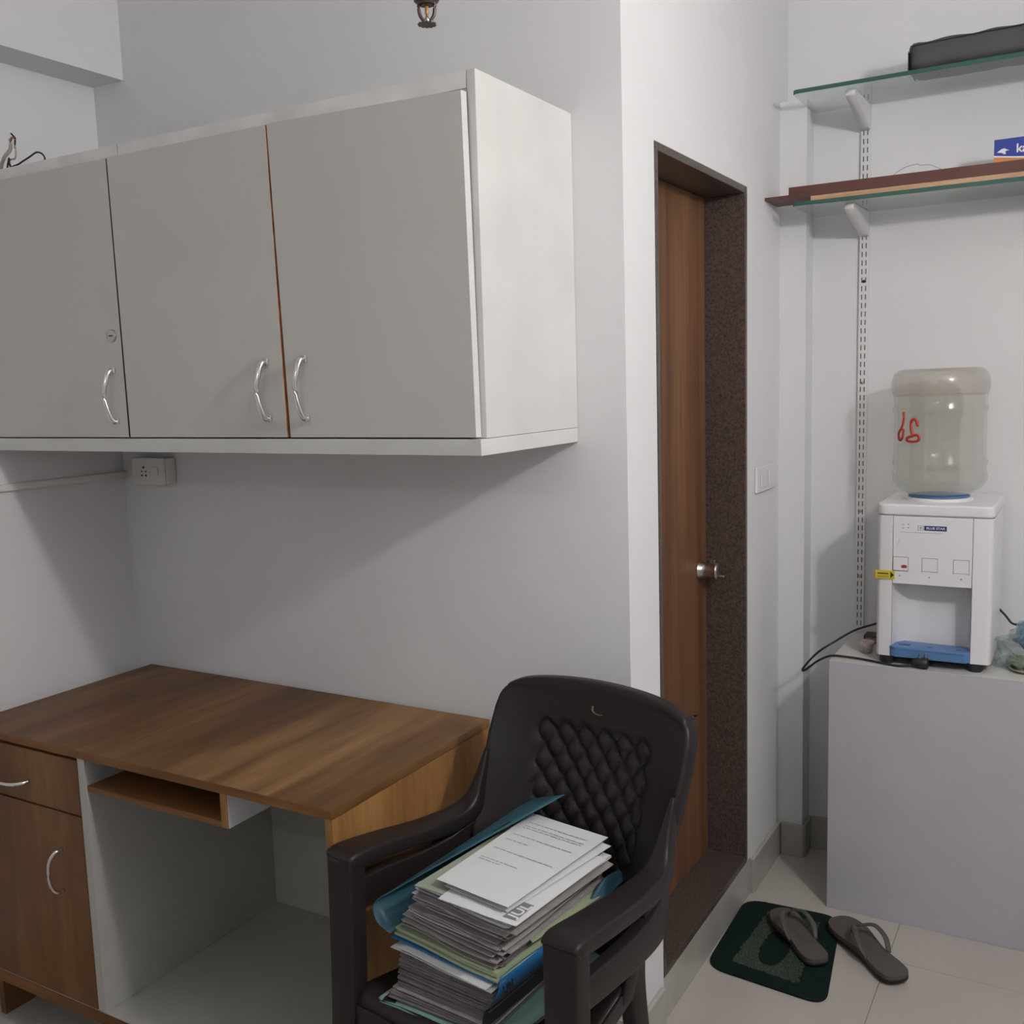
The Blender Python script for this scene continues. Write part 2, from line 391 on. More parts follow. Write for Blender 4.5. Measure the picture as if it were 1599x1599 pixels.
# door: granite lining, sill, teak leaf, lock
door = tag(thing('door_1', None, None, (WX - 0.06, 0.49, 0.0)), kind='structure')
y1, y2, zt, zs = 0.1833, 0.803, 1.999, 0.134
b = box(WX - 0.13, WX + 0.002, y2, y2 + 0.018, zs - 0.02, zt + 0.018)
obj('door_jamb', b, 'granite', door, bevel=0.0012, seg=1)
obj('door_jamb', box(WX - 0.13, WX + 0.002, y1 - 0.018, y1, zs - 0.02, zt + 0.018), 'granite', door, bevel=0.0012, seg=1)
obj('door_head', box(WX - 0.13, WX + 0.002, y1, y2, zt, zt + 0.018), 'granite', door, bevel=0.0012, seg=1)
obj('door_sill', box(WX - 0.24, WX + 0.002, y1, y2, zs - 0.021, zs), 'granite', door, bevel=0.0012, seg=1)
leaf = obj('door_leaf', box(WX - 0.145, WX - 0.1107, y1 + 0.001, y2 - 0.004, zs + 0.003, zt - 0.002), 'leafwood', door)
b = box(WX - 0.148, WX - 0.1460, y1, y2, zs, zt); obj('backing', b, 'dark', door)
lx = WX - 0.1107; lc = (lx, 0.742, 0.982)
lk = obj('door_lock', lathe([(0.026, 0), (0.0265, 0.003), (0.022, 0.0045), (0.0215, 0.047), (0.0245, 0.049), (0.0245, 0.053), (0.020, 0.056), (0.008, 0.0565)], lc, 40, axis='x'), 'steel', door, smooth=True)
obj('thumb_turn', box(lx + 0.030, lx + 0.046, lc[1] - 0.003, lc[1] + 0.005, lc[2] + 0.019, lc[2] + 0.031), 'steel', lk, bevel=0.0015)
obj('latch_pin', lathe([(0.004, 0), (0.004, 0.012), (0.003, 0.013)], (lx + 0.055, lc[1] + 0.012, lc[2] - 0.016), 12, axis='x'), 'steel', lk)

# ================================================================== WALL CABINET
cx, cy, ct, cb = 1.4325, -0.3690, 2.0546, 1.3893
cab = thing('wall_cabinet', 'long cream wall cabinet with three doors hung above the desk', 'cabinet', (0.71, -0.18, cb))
obj('carcass', box(0.002, cx - 0.019, cy + 0.02, -0.001, ct - 0.014, ct - 0.001), 'cab', cab)          # roof board
obj('side_panel', box(cx - 0.018, cx, cy, -0.001, cb + 0.0305, ct), 'cabside', cab, bevel=0.001, seg=1)
obj('bottom_panel', box(0.002, cx - 0.0005, cy - 0.020, -0.001, cb, cb + 0.030), 'cabside', cab, bevel=0.0008, seg=1)
obj('top_rail', box(0.002, 0.517, cy, cy + 0.018, ct - 0.030, ct), 'rail', cab)
obj('top_rail', box(0.5195, cx - 0.019, cy, cy + 0.018, ct - 0.030, ct), 'rail', cab)
obj('side_stile', box(cx - 0.034, cx - 0.0185, cy + 0.0005, cy + 0.016, cb + 0.028, ct - 0.031), 'cab', cab)
obj('back_panel', box(0.002, cx - 0.019, -0.008, -0.002, cb + 0.028, ct - 0.014), 'dark', cab)
obj('partition', box(0.498, 0.520, cy + 0.004, -0.009, cb + 0.032, ct - 0.032), 'dark', cab)  # dark colour stands in for shade between the doors
obj('partition', box(0.966, 0.994, cy + 0.002, -0.009, cb + 0.032, ct - 0.032), 'rawwood', cab)
def cab_door(name_x0, x1, z0, z1, dy0=0.0, dy1=0.0, skew=0.0, edge='cab', topdrop=0.0):
    """door slab in front of the carcass; x0,x1 = tuple (bottom, top) edges"""
    (a0, a1), (b0, b1) = name_x0, x1
    t = 0.018; bm = bmesh.new(); yb0 = cy - 0.0012
    def P(x, y, z): return bm.verts.new((x, y, z))
    v = [P(a0, yb0 - dy0 - t, z0), P(b0, yb0 - t, z0), P(b0, yb0, z0), P(a0, yb0 - dy0, z0),
         P(a1, yb0 - dy0 - t, z1), P(b1, yb0 - dy1 - t, z1 - topdrop), P(b1, yb0 - dy1, z1 - topdrop), P(a1, yb0 - dy0, z1)]
    for n_, f in enumerate(((3, 2, 1, 0), (4, 5, 6, 7), (0, 1, 5, 4), (1, 2, 6, 5), (2, 3, 7, 6), (3, 0, 4, 7))):
        fc = bm.faces.new([v[i] for i in f]); fc.material_index = 1 if n_ == 3 else 0
    return obj('door', bm, ['cab', edge], cab)
def bow_handle(x, z0, z1, y, parent, lean=0.008):
    """chrome bow handle, feet at z0 and z1"""
    zm = (z0 + z1) / 2; bm = bmesh.new()
    tube([(x + lean, y, z0), (x + lean * 0.6, y - 0.012, z0 + 0.003), (x + 0.001, y - 0.021, z0 + 0.030), (x - lean * 0.2, y - 0.024, zm),
          (x + 0.001, y - 0.021, z1 - 0.030), (x + lean * 0.5, y - 0.012, z1 - 0.003), (x + lean * 0.6, y, z1)], 0.0058, bm, k=5, n=12, rs=[1.2, 1.1, .95, .8, .95, 1.1, 1.2])
    h = obj('handle', bm, 'chrome', parent, smooth=True)
    for zz in (z0, z1):
        obj('foot', box(x + lean - 0.006, x + lean + 0.006, y - 0.006, y, zz - 0.007, zz + 0.007), 'chrome', h, bevel=0.0015)
    return h
d1 = cab_door((0.006, 0.006), (0.5080, 0.5020), 1.4225, 2.0245, edge='dark')  # right edge coloured dark to imitate shade in the door gap
d2 = cab_door((0.5130, 0.5055), (0.9765, 0.9655), 1.4225, 2.0255, edge='rawwood')
d3 = cab_door((0.9850, 0.9690), (1.4215, 1.4170), 1.4225, 2.0270, dy1=0.004, topdrop=0.011, edge='cabside')
yh = cy - 0.0192
bow_handle(0.468, 1.457, 1.571, yh, d1); bow_handle(0.925, 1.460, 1.573, yh, d2); bow_handle(1.026, 1.460, 1.576, yh, d3)
lock = obj('lock', lathe([(0.0, 0), (0.0135, 0), (0.0135, -0.002), (0.011, -0.0035), (0.0, -0.0035)], (0.478, yh, 1.647), 28, axis='y'), 'steel', d1, smooth=True)
obj('keyhole', box(0.472, 0.484, yh - 0.0042, yh - 0.0036, 1.6455, 1.6485), 'black', lock)
# small chips along the top
for xq, s in ((1.190, 0.008), (1.168, 0.003)): obj('chip', box(xq, xq + s, yh - 0.0003, yh, 2.008, 2.0095), 'dark', d3)

# wires on top of the cabinet
o = obj('loose_cable', tube([(0.20, -0.18, 2.0585), (0.13, -0.24, 2.059), (0.112, -0.34, 2.0590), (0.145, -0.345, 2.066), (0.178, -0.34, 2.078), (0.205, -0.34, 2.085), (0.224, -0.34, 2.080), (0.241, -0.345, 2.067),
                               (0.236, -0.345, 2.061), (0.205, -0.345, 2.0590), (0.150, -0.345, 2.0585), (0.115, -0.35, 2.0575)], 0.0021, k=6, n=6), 'rubber', smooth=True)
tag(o, 'thin black looped cable lying on the cabinet top at the left wall', 'cable')
t = thing('bare_wires', 'stripped white wires with dark ends poking up above the cabinet', 'wires', (0.08, -0.30, 2.0546))
obj('white_wire', tube([(0.03, -0.30, 2.058), (0.055, -0.33, 2.070), (0.085, -0.34, 2.090), (0.110, -0.34, 2.105), (0.113, -0.34, 2.128)], 0.0042, k=6, n=8), 'wire_w', t, smooth=True)
obj('white_wire', tube([(0.03, -0.28, 2.058), (0.095, -0.335, 2.080), (0.125, -0.34, 2.082), (0.130, -0.34, 2.100), (0.128, -0.34, 2.118), (0.131, -0.34, 2.126)], 0.0022, k=6, n=8), 'wire_w', t, smooth=True)
obj('dark_end', tube([(0.127, -0.34, 2.104), (0.131, -0.34, 2.120), (0.131, -0.34, 2.128), (0.118, -0.34, 2.140)], 0.0020, k=5, n=6), 'rubber', t, smooth=True)
obj('copper_end', tube([(0.113, -0.34, 2.124), (0.120, -0.34, 2.130), (0.131, -0.34, 2.127)], 0.0030, k=5, n=6), 'copper', t, smooth=True)
obj('black_tape', tube([(0.113, -0.345, 2.064), (0.107, -0.345, 2.074), (0.109, -0.345, 2.084), (0.104, -0.345, 2.074), (0.099, -0.345, 2.062)], 0.0022, k=5, n=6), 'rubber', t, smooth=True)

# cable raceway and socket box below the cabinet
t = thing('cable_raceway', 'thin white plastic cable channel running along left wall to the socket', 'cable channel', (0, -0.7, 1.285))
obj('channel', box(0, 0.012, -1.4, -0.001, 1.284, 1.302), 'plate', t, bevel=0.001)
obj('cover_lip', box(0.012, 0.014, -1.4, -0.001, 1.287, 1.299), 'plate', t)
t = thing('socket_box', 'surface mounted ivory power socket box in the corner under the cabinet', 'socket', (0.15, 0, 1.272))
obj('back_box', box(0.082, 0.212, -0.034, 0, 1.271, 1.343), 'plate', t, bevel=0.004)
fp = obj('face_plate', box(0.084, 0.210, -0.0405, -0.034, 1.270, 1.344), 'plate', t, bevel=0.002)
b = bmesh.new()
for hx, hz, hr in ((0.130, 1.318, 0.0035), (0.122, 1.307, 0.0024), (0.138, 1.307, 0.0024), (0.122, 1.296, 0.0030), (0.138, 1.296, 0.0030)):
    lathe([(hr, 0), (hr, -0.0006)], (hx, -0.0405, hz), 14, b, axis='y')
obj('socket_hole', b, 'black', fp)
obj('rocker_switch', box(0.170, 0.188, -0.0445, -0.0405, 1.296, 1.320), 'plate', fp, bevel=0.002)

# switch plate on the side wall
t = thing('switch_plate', 'white two-gang switch plate on side wall right of the door', 'switch', (WX, 0.99, 1.22))
sp = obj('plate', box(WX, WX + 0.009, 0.895, 1.088, 1.183, 1.256), 'railp', t, bevel=0.003)
for k_ in range(2):
    ya = 0.925 + k_ * 0.078
    obj('rocker', box(WX + 0.009, WX + 0.0125, ya, ya + 0.056, 1.196, 1.243), 'railp', sp, bevel=0.002)

# ================================================================== DESK
dx0, dx1, dy = 0.069, 1.1965, -0.570
desk = thing('office_desk', 'brown wood laminate desk with a drawer, a door and an open white bay', 'desk', (0.63, -0.28, 0))
obj('desktop', box(dx0, dx1, dy, -0.0135, 0.7345, 0.7525), ['desktop'], desk, bevel=0.0008, seg=1)
obj('edge_band', box(dx0, dx1, dy - 0.0012, dy - 0.0002, 0.7346, 0.7524), 'deskedge', desk)
obj('side_panel', box(dx1 - 0.018, dx1 - 0.0005, dy + 0.0005, -0.014, 0.0, 0.734), 'deskside', desk)
obj('side_panel', box(dx0 + 0.002, dx0 + 0.020, dy + 0.02, -0.014, 0.0, 0.734), 'deskfront', desk)
obj('divider', box(0.4785, 0.5020, dy + 0.001, -0.02, 0.142, 0.734), 'white_in', desk, bevel=0.0006, seg=1)
obj('bottom_panel', box(dx0 + 0.021, dx1 - 0.019, dy + 0.001, -0.0145, 0.112, 0.1415), ['white_in'], desk)
obj('edge_band', box(dx0 + 0.002, dx1 - 0.019, dy - 0.001, dy + 0.0008, 0.1115, 0.1400), 'deskedge', desk)
obj('back_panel', box(dx0 + 0.021, dx1 - 0.019, -0.0195, -0.0145, 0.142, 0.734), 'white_in', desk)
obj('inner_lining', box(dx1 - 0.0195, dx1 - 0.0182, dy + 0.003, -0.02, 0.142, 0.734), 'white_in', desk)
obj('top_lining', box(0.9265, dx1 - 0.020, dy + 0.02, -0.02, 0.7325, 0.7343), 'white_in', desk)
# pigeon-hole shelf under the top
sh = obj('under_shelf', box(0.5025, 0.9075, dy + 0.004, -0.15, 0.6615, 0.6735), 'deskedge', desk)
obj('side_board', box(0.9075, 0.9250, dy + 0.004, -0.15, 0.6615, 0.7340), ['deskside'], sh)
obj('white_lining', box(0.9250, 0.9262, dy + 0.006, -0.15, 0.6615, 0.7340), 'abs2', sh)
obj('back_board', box(0.5025, 0.9075, -0.15, -0.14, 0.6615, 0.734), 'deskfront', sh)  # darker laminate puts the recess's shade into the colour
dr = obj('drawer', box(dx0 + 0.003, 0.4770, dy - 0.0005, dy + 0.018, 0.6010, 0.7270), 'deskfront', desk, bevel=0.001, seg=1)
dd = obj('door', box(dx0 + 0.003, 0.4770, dy - 0.0005, dy + 0.018, 0.1425, 0.5970), 'deskfront', desk, bevel=0.001, seg=1)
obj('dark_gap_slab', box(dx0 + 0.022, 0.4780, dy + 0.02, -0.021, 0.5975, 0.6010), 'dark', desk)  # thin dark slab behind the gap between drawer and door fronts
b = tube([(0.185, dy, 0.641), (0.190, dy - 0.02, 0.642), (0.215, dy - 0.029, 0.645), (0.245, dy - 0.031, 0.6465), (0.275, dy - 0.029, 0.648), (0.297, dy - 0.02, 0.650), (0.303, dy, 0.651)], 0.0045, k=5, n=10, rs=[1.2, 1, .9, .85, .9, 1, 1.2])
obj('handle', b, 'chrome', dr, smooth=True)
b = tube([(0.400, dy, 0.508), (0.399, dy - 0.018, 0.506), (0.392, dy - 0.028, 0.488), (0.389, dy - 0.031, 0.459), (0.390, dy - 0.028, 0.430), (0.394, dy - 0.018, 0.412), (0.395, dy, 0.410)], 0.0042, k=5, n=10, rs=[1.3, 1, .9, .8, .9, 1, 1.2])
obj('handle', b, 'chrome', dd, smooth=True)

# ================================================================== WHITE COUNTER
px0, py0, ph = 1.7605, 0.8725, 0.726
t = thing('white_counter', 'tall grey-white laminate counter against rear wall, carrying the water dispenser', 'counter', (2.3, 1.05, 0))
obj('front_panel', box(px0, 2.85, py0, py0 + 0.018, 0.0, ph - 0.0022), 'grey_lam', t, bevel=0.0008, seg=1)
obj('side_panel', box(px0, px0 + 0.018, py0 + 0.0185, YC - 0.014, 0.0, ph - 0.0022), 'grey_lam', t)
obj('side_panel', box(2.832, 2.85, py0 + 0.0185, YC - 0.014, 0.0, ph - 0.0022), 'grey_lam', t)
obj('seam', box(px0 + 0.001, 2.849, py0 + 0.001, YC - 0.02, ph - 0.0040, ph - 0.0019), 'seam', t)
obj('counter_top', box(px0, 2.85, py0, YC - 0.013, ph - 0.0018, ph), 'ped_top', t)

# ================================================================== WATER DISPENSER + BOTTLE
ax0, ax1, ay, az0, az1 = 1.8755, 2.1630, 0.905, 0.748, 1.1655
disp = thing('water_dispenser', 'white tabletop water dispenser with blue drip tray standing on the counter', 'water dispenser', (2.02, 1.04, ph))
def rbox(x0, x1, y0, y1, r, n=6):
    pts = []
    for cx_, cy_, a0 in ((x1 - r, y1 - r, 0), (x0 + r, y1 - r, 90), (x0 + r, y0 + r, 180), (x1 - r, y0 + r, 270)):
        for k_ in range(n + 1):
            a = math.radians(a0 + 90 * k_ / n); pts.append((cx_ + r * math.cos(a), cy_ + r * math.sin(a)))
    return pts
ix0, ix1 = 1.9180, 2.1130
# body: back block, two columns, bridge above the niche
obj('body', prism(rbox(ax0, ax1, ay + 0.085, 1.205, 0.02), az0, az1 - 0.032), 'abs', disp, bevel=0.003)
obj('column', prism([(ax0 + 0.012, ay + 0.002), (ax0 + 0.004, ay + 0.008), (ax0, ay + 0.020), (ax0, ay + 0.105), (ix0 - 0.001, ay + 0.105), (ix0 - 0.001, ay)], az0, az1 - 0.032), 'abs', disp, bevel=0.0015)
obj('column', prism([(ax1 - 0.012, ay + 0.002), (ax1 - 0.004, ay + 0.008), (ax1, ay + 0.020), (ax1, ay + 0.105), (ix1 + 0.001, ay + 0.105), (ix1 + 0.001, ay)], az0, az1 - 0.032), 'abs', disp, bevel=0.0015)
obj('lid', prism(rbox(ax0 - 0.001, ax1 + 0.001, ay - 0.002, 1.207, 0.022), az1 - 0.0305, az1), 'abs', disp, bevel=0.006, seg=3)
obj('lid_seam', prism(rbox(ax0 + 0.001, ax1 - 0.001, ay + 0.001, 1.204, 0.02), az1 - 0.0320, az1 - 0.0305), 'abs_print', disp)
fp = obj('front_panel', box(ix0, ix1, ay - 0.0015, ay + 0.09, 0.9505, az1 - 0.0325), 'abs', disp, bevel=0.0015)
# recessed niche (curved back)
b = bmesh.new()
prof = [(ix0, ay + 0.002), (ix0 + 0.006, ay + 0.04), (ix0 + 0.03, ay + 0.070), (ix0 + 0.07, ay + 0.078), (ix1 - 0.05, ay + 0.078), (ix1 - 0.018, ay + 0.066), (ix1 - 0.006, ay + 0.04), (ix1, ay + 0.002)]
grid(24, 2, lambda u, v: (lambda q, f: Vector((prof[q][0] * (1 - f) + prof[min(q + 1, 7)][0] * f, prof[q][1] * (1 - f) + prof[min(q + 1, 7)][1] * f, 0.752 + v * 0.199)))(min(int(u * 7), 6), u * 7 - min(int(u * 7), 6)), b)
obj('niche', b, 'abs2', disp, smooth=True)
# buttons
for k_, (bx, bz) in enumerate(((1.926, 0.988), (1.981, 0.988), (2.056, 0.988))): pass
def frame_line(x0, x1, z0, z1, y, w=0.0011, bottom=True):
    bm = bmesh.new(); d = 0.0006
    box(x0, x1, y - d, y, z1 - w, z1, bm); box(x0, x0 + w, y - d, y, z0, z1, bm); box(x1 - w, x1, y - d, y, z0, z1, bm)
    if bottom: box(x0, x1, y - d, y, z0, z0 + w, bm)
    return bm
yf = ay - 0.0015
for k_, x0 in enumerate((1.9200, 1.9925, 2.0690)):
    bt = obj('tap_button', box(x0, x0 + 0.037, yf - 0.0022, yf, 0.987 + (0.0 if k_ == 0 else 0.001), 1.0225), 'abs', fp, bevel=0.001)
    obj('button_line', frame_line(x0 - 0.001, x0 + 0.038, 0.985, 1.0238, yf, bottom=(k_ == 0)), 'seam', fp)
    if k_ == 0: obj('red_mark', lathe([(0.0045, 0), (0.0045, -0.001)], (1.9475, yf - 0.0022, 0.9985), 16, axis='y'), 'red', bt)
b = box(1.9405, 1.9545, yf - 0.0034, yf - 0.0022, 0.9950, 1.0015)
obj('red_mark', b, 'red', fp, bevel=0.001)
for xx in (1.934, 2.008, 2.086): obj('tap_icon', box(xx, xx + 0.004, yf - 0.0004, yf, 0.970, 0.9745), 'abs_print', fp)
b = bmesh.new()
for xx in (1.940, 1.9545):
    for zz in (1.1105, 1.1015): box(xx, xx + (0.006 if xx < 1.95 else 0.003), yf - 0.0004, yf, zz, zz + (0.0012 if xx < 1.95 else 0.003), b)
obj('indicator', b, 'seam', fp)
obj('panel_groove', box(1.936, 2.04, yf - 0.0003, yf, 1.0905, 1.0912), 'seam', fp)
b = prism([(0, 0), (0.009, 0), (0.128, 0.001), (0.150, 0.0), (0.150, -0.0004), (0.0, -0.0004)], 0, 0.0001)
b.free()
b = bmesh.new(); vv = [b.verts.new(p) for p in ((1.928, yf - 0.0008, 1.055), (1.9285, yf - 0.0008, 1.055), (1.9365, yf - 0.0008, 1.074), (1.936, yf - 0.0008, 1.074))]; b.faces.new(vv)
obj('panel_ridge', b, 'seam', fp)
# brand badge
bd = obj('badge', box(1.9955, 2.0505, yf - 0.0010, yf, 1.0975, 1.1100), 'navy', fp)
obj('badge_text', text_bm('BLUE STAR', 0.0085, 0.0001, Matrix.Translation((2.0235, yf - 0.0013, 1.1037)) @ FRONT, 0.00015, 0.046), 'white', bd)
obj('badge_emblem', frame_line(1.9795, 1.9940, 1.0975, 1.1100, yf, 0.0009), 'seam', fp)
b = bmesh.new(); cxx, czz = 1.98675, 1.10375
star = [(cxx + (0.0042 if q % 2 == 0 else 0.0016) * math.cos(q * math.pi / 4), czz + (0.0042 if q % 2 == 0 else 0.0016) * math.sin(q * math.pi / 4)) for q in range(8)]
vv = [b.verts.new((x, yf - 0.0006, z)) for x, z in star]; b.faces.new(vv)
obj('emblem_star', b, 'seam', fp)
# yellow sticker
st = obj('warning_sticker', box(1.8745, 1.9240, ay - 0.0030, ay - 0.0016, 0.9615, 0.9845), 'yellow', disp, label='yellow sticker with a black arrow')
b = bmesh.new(); ys_ = ay - 0.0034
vv = [b.verts.new(p) for p in ((1.9130, ys_, 0.9640), (1.9225, ys_, 0.9730), (1.9130, ys_, 0.9820))]; b.faces.new(vv)
obj('arrow', b, 'black', st)
b = box(1.8800, 1.9080, ys_, ys_ + 0.0003, 0.9745, 0.9775); box(1.8800, 1.9100, ys_, ys_ + 0.0003, 0.9685, 0.9693, b); box(1.8800, 1.9060, ys_, ys_ + 0.0003, 0.9655, 0.9663, b)
obj('print_line', b, 'black', st)
# drip tray
tr = obj('drip_tray', prism([(ix0 - 0.004, ay - 0.002), (ix0 + 0.01, ay - 0.012), (ix1 - 0.01, ay - 0.012), (ix1 + 0.001, ay - 0.002), (ix1 - 0.001, ay + 0.055), (ix0 + 0.02, ay + 0.066), (ix0 + 0.001, ay + 0.05)], 0.7500, 0.7790), 'blue', disp, bevel=0.003, label='bright blue drip tray')
for x0, x1, w in ((1.934, 1.964, 0.018), (2.008, 2.020, 0.008), (2.080, 2.092, 0.008)): obj('tray_slot', box(x0, x1, ay + 0.01, ay + 0.01 + w, 0.7788, 0.7794), 'navy', tr)
obj('tray_rim', prism([(ix0 - 0.005, ay - 0.003), (ix0 + 0.01, ay - 0.0135), (ix1 - 0.01, ay - 0.0135), (ix1 + 0.001, ay - 0.003)], 0.7735, 0.7755), 'blue', tr)
for fx in (1.905, 2.125):
    for fy in (0.925, 1.17): obj('foot', lathe([(0.017, ph), (0.020, ph + 0.006), (0.020, az0 + 0.0005)], (fx, fy, 0), 20), 'rubber', disp)
obj('base_plate', box(ax0 + 0.02, ax1 - 0.02, ay + 0.02, 1.19, az0 - 0.006, az0 + 0.001), 'rubber', disp)
obj('bottle_seat', lathe([(0.02, az1 - 0.002), (0.086, az1 - 0.002), (0.086, az1 + 0.006), (0.082, az1 + 0.0085), (0.070, az1 + 0.0085)], (2.012, 1.045, 0), 48), 'abs', disp, smooth=False, bevel=0.002)
ring = obj('collar_ring', lathe([(0.076, az1 + 0.0085), (0.078, az1 + 0.0095), (0.078, az1 + 0.0125), (0.06, az1 + 0.013)], (2.012, 1.045, 0), 48), 'blue', disp, smooth=True)

# bottle
bt = thing('water_bottle', 'upturned clear twenty-litre water bottle with red marker writing, on the dispenser', 'water bottle', (2.012, 1.045, az1 + 0.0125))
z0 = az1 + 0.0132; BW = 1.03
P_ = [(0.068, 0.0), (0.083, 0.006), (0.103, 0.020), (0.1155, 0.038), (0.1175, 0.050), (0.1150, 0.062), (0.1135, 0.078), (0.1170, 0.086), (0.1170, 0.092), (0.1135, 0.100),
      (0.1130, 0.155), (0.1135, 0.205), (0.1135, 0.224), (0.1175, 0.231), (0.1175, 0.238), (0.1140, 0.246), (0.1150, 0.268)]
P2_ = [(0.1150, 0.268), (0.1185, 0.276), (0.1205, 0.292), (0.1200, 0.312), (0.1140, 0.330), (0.1020, 0.340), (0.090, 0.342)]
def tilt(bm):
    bmesh.ops.rotate(bm, cent=(2.012, 1.045, z0), matrix=Matrix.Rotation(math.radians(-0.6), 3, 'Y'), verts=bm.verts); return bm
obj('body', tilt(lathe([(r * BW, z0 + h) for r, h in P_], (2.012, 1.045, 0), 56, caps=False)), 'bottle', bt, smooth=True)
obj('base', tilt(lathe([(r * BW, z0 + h) for r, h in P2_] + [(0.05, z0 + 0.338), (0.0, z0 + 0.334)], (2.012, 1.045, 0), 56, caps=False)), 'bottlecap', bt, smooth=True, label='scuffed brownish rounded base')
obj('water', tilt(lathe([(max(r - 0.004, 0.001), z0 + h + 0.001) for r, h in P_] + [(0.112, z0 + 0.272), (0.0, z0 + 0.272)], (2.012, 1.045, 0), 56)), 'water', bt, smooth=True)
# marker strokes follow the bottle surface (angle, height)
def on_b(x, z, R=0.1175):
    dx = x - 2.012; dyy = -math.sqrt(max(R * R - dx * dx, 1e-6)); return (x, 1.045 + dyy, z)
b = bmesh.new()
tube([on_b(1.9300, 1.408), on_b(1.9300, 1.385), on_b(1.9250, 1.365), on_b(1.9165, 1.352), on_b(1.9155, 1.338), on_b(1.9210, 1.331), on_b(1.9285, 1.341), on_b(1.9300, 1.362)], 0.0034, b, n=6)
obj('marker_stroke', b, 'marker', bt, smooth=True)
b = bmesh.new()
tube([on_b(1.9700, 1.370), on_b(1.9660, 1.384), on_b(1.9570, 1.389), on_b(1.9510, 1.378), on_b(1.9530, 1.358), on_b(1.9555, 1.345), on_b(1.9440, 1.340), on_b(1.9400, 1.333), on_b(1.9520, 1.329), on_b(1.9680, 1.331), on_b(1.9740, 1.338), on_b(1.9690, 1.347), on_b(1.9540, 1.345)], 0.0038, b, n=6)
obj('marker_stroke', b, 'marker', bt, smooth=True)

# things around the dispenser
t = thing('paper_cup', 'small crumpled pink and white paper cup beside the dispenser', 'cup', (1.835, 1.0, ph))
obj('cup_wall', lathe([(0.015, ph + 0.0005), (0.022, ph + 0.030), (0.0228, ph + 0.031), (0.0225, ph + 0.028), (0.0145, ph + 0.003)], (1.835, 1.0, 0), 28), 'cup', t, smooth=True)
obj('rim', lathe([(0.0222, ph + 0.030), (0.0240, ph + 0.031), (0.0222, ph + 0.0325), (0.0212, ph + 0.031)], (1.835, 1.0, 0), 28), 'cup', t, smooth=True)
t = thing('adapter_box', 'small dark adapter box behind the paper cup', 'adapter', (1.835, 1.125, ph))
obj('case', box(1.808, 1.862, 1.10, 1.15, ph, ph + 0.024), 'bronze', t, bevel=0.003)
obj('label_strip', box(1.815, 1.855, 1.0990, 1.0998, ph + 0.005, ph + 0.018), 'seam', t)
t = thing('orange_packet', 'narrow orange packet standing behind left edge of the dispenser', 'packet', (1.856, 1.19, ph))
obj('pouch', grid(6, 8, lambda u, v: Vector((1.838 + u * 0.034 + 0.002 * math.sin(v * 9), 1.185 - 0.012 * math.sin(u * math.pi), ph + v * 0.10))), 'orange', t, smooth=True)
obj('crimped_top', box(1.838, 1.870, 1.184, 1.187, ph + 0.098, ph + 0.110), 'seam', t)

t = thing('power_cable', 'black power cord with a three-pin plug looping over counter edge', 'cord', (2.0, 0.90, ph))
obj('cable', tube([(1.90, 1.15, 0.80), (1.851, 1.10, 0.790), (1.800, 1.02, 0.782), (1.760, 0.95, 0.762), (1.722, 0.93, 0.735), (1.690, 0.94, 0.700), (1.668, 0.95, 0.668), (1.680, 0.945, 0.672), (1.715, 0.93, 0.704),
                   (1.755, 0.915, 0.728), (1.800, 0.91, 0.7315), (1.850, 0.905, 0.7305), (1.900, 0.890, 0.7300), (1.940, 0.882, 0.7295), (1.972, 0.888, 0.734)], 0.0032, k=6, n=8), 'rubber', t, smooth=True)
pl = obj('plug', lathe([(0.004, 0), (0.009, 0.004), (0.0125, 0.014), (0.0150, 0.028), (0.0150, 0.040), (0.012, 0.043)], (1.972, 0.8895, 0.7415), 16, axis='x'), 'rubber', t, smooth=True)
for q in (-0.007, 0.007): obj('pin', tube([(2.000 + q, 0.889, 0.754), (2.000 + q, 0.890, 0.768)], 0.0022, k=1, n=8), 'steel', pl)
o = obj('mains_cable', tube([(2.120, 1.19, 0.865), (2.150, 1.17, 0.853), (2.178, 1.15, 0.832), (2.198, 1.14, 0.812), (2.230, 1.13, 0.812), (2.30, 1.12, 0.80)], 0.0032, k=6, n=8), 'rubber', smooth=True)
tag(o, 'short black cord rising behind right side of the dispenser', 'cord')

# knotted plastic bag with food
t = thing('plastic_bag', 'crumpled clear plastic bag holding leftovers at right end of the counter', 'plastic bag', (2.245, 1.00, ph))
def blob(c, rx, ry, rz, amp, fr, nu=36, nv=22, seed=0):
    bm = bmesh.new(); c = Vector(c)
    def fn(u, v):
        a = 2 * math.pi * u; e = math.pi * (v - 0.5); d = Vector((math.cos(a) * math.cos(e), math.sin(a) * math.cos(e), math.sin(e)))
        k_ = 1 + amp * noise.noise(d * fr + Vector((seed, 0, 0))) + amp * 0.5 * noise.noise(d * fr * 2.7 + Vector((seed, 3, 0)))
        p = Vector((d.x * rx, d.y * ry, d.z * rz)) * k_ + c
        p.z = max(p.z, ph + 0.002); return p
    return grid(nu, nv, fn, bm)
obj('film', blob((2.232, 1.00, ph + 0.045), 0.062, 0.055, 0.055, 0.5, 2.6, seed=2), 'film', t, smooth=False)
obj('blue_lining', blob((2.26, 1.045, ph + 0.075), 0.050, 0.03, 0.040, 0.4, 2.2, seed=5), 'bluebag', t, smooth=True)
obj('food', blob((2.235, 0.985, ph + 0.020), 0.034, 0.030, 0.016, 0.4, 3, seed=9), 'herb', t, smooth=True)
obj('tray', lathe([(0.030, ph + 0.0015), (0.044, ph + 0.010), (0.043, ph + 0.011), (0.030, ph + 0.004)], (2.245, 0.97, 0), 24), 'tealdish', t, smooth=True)

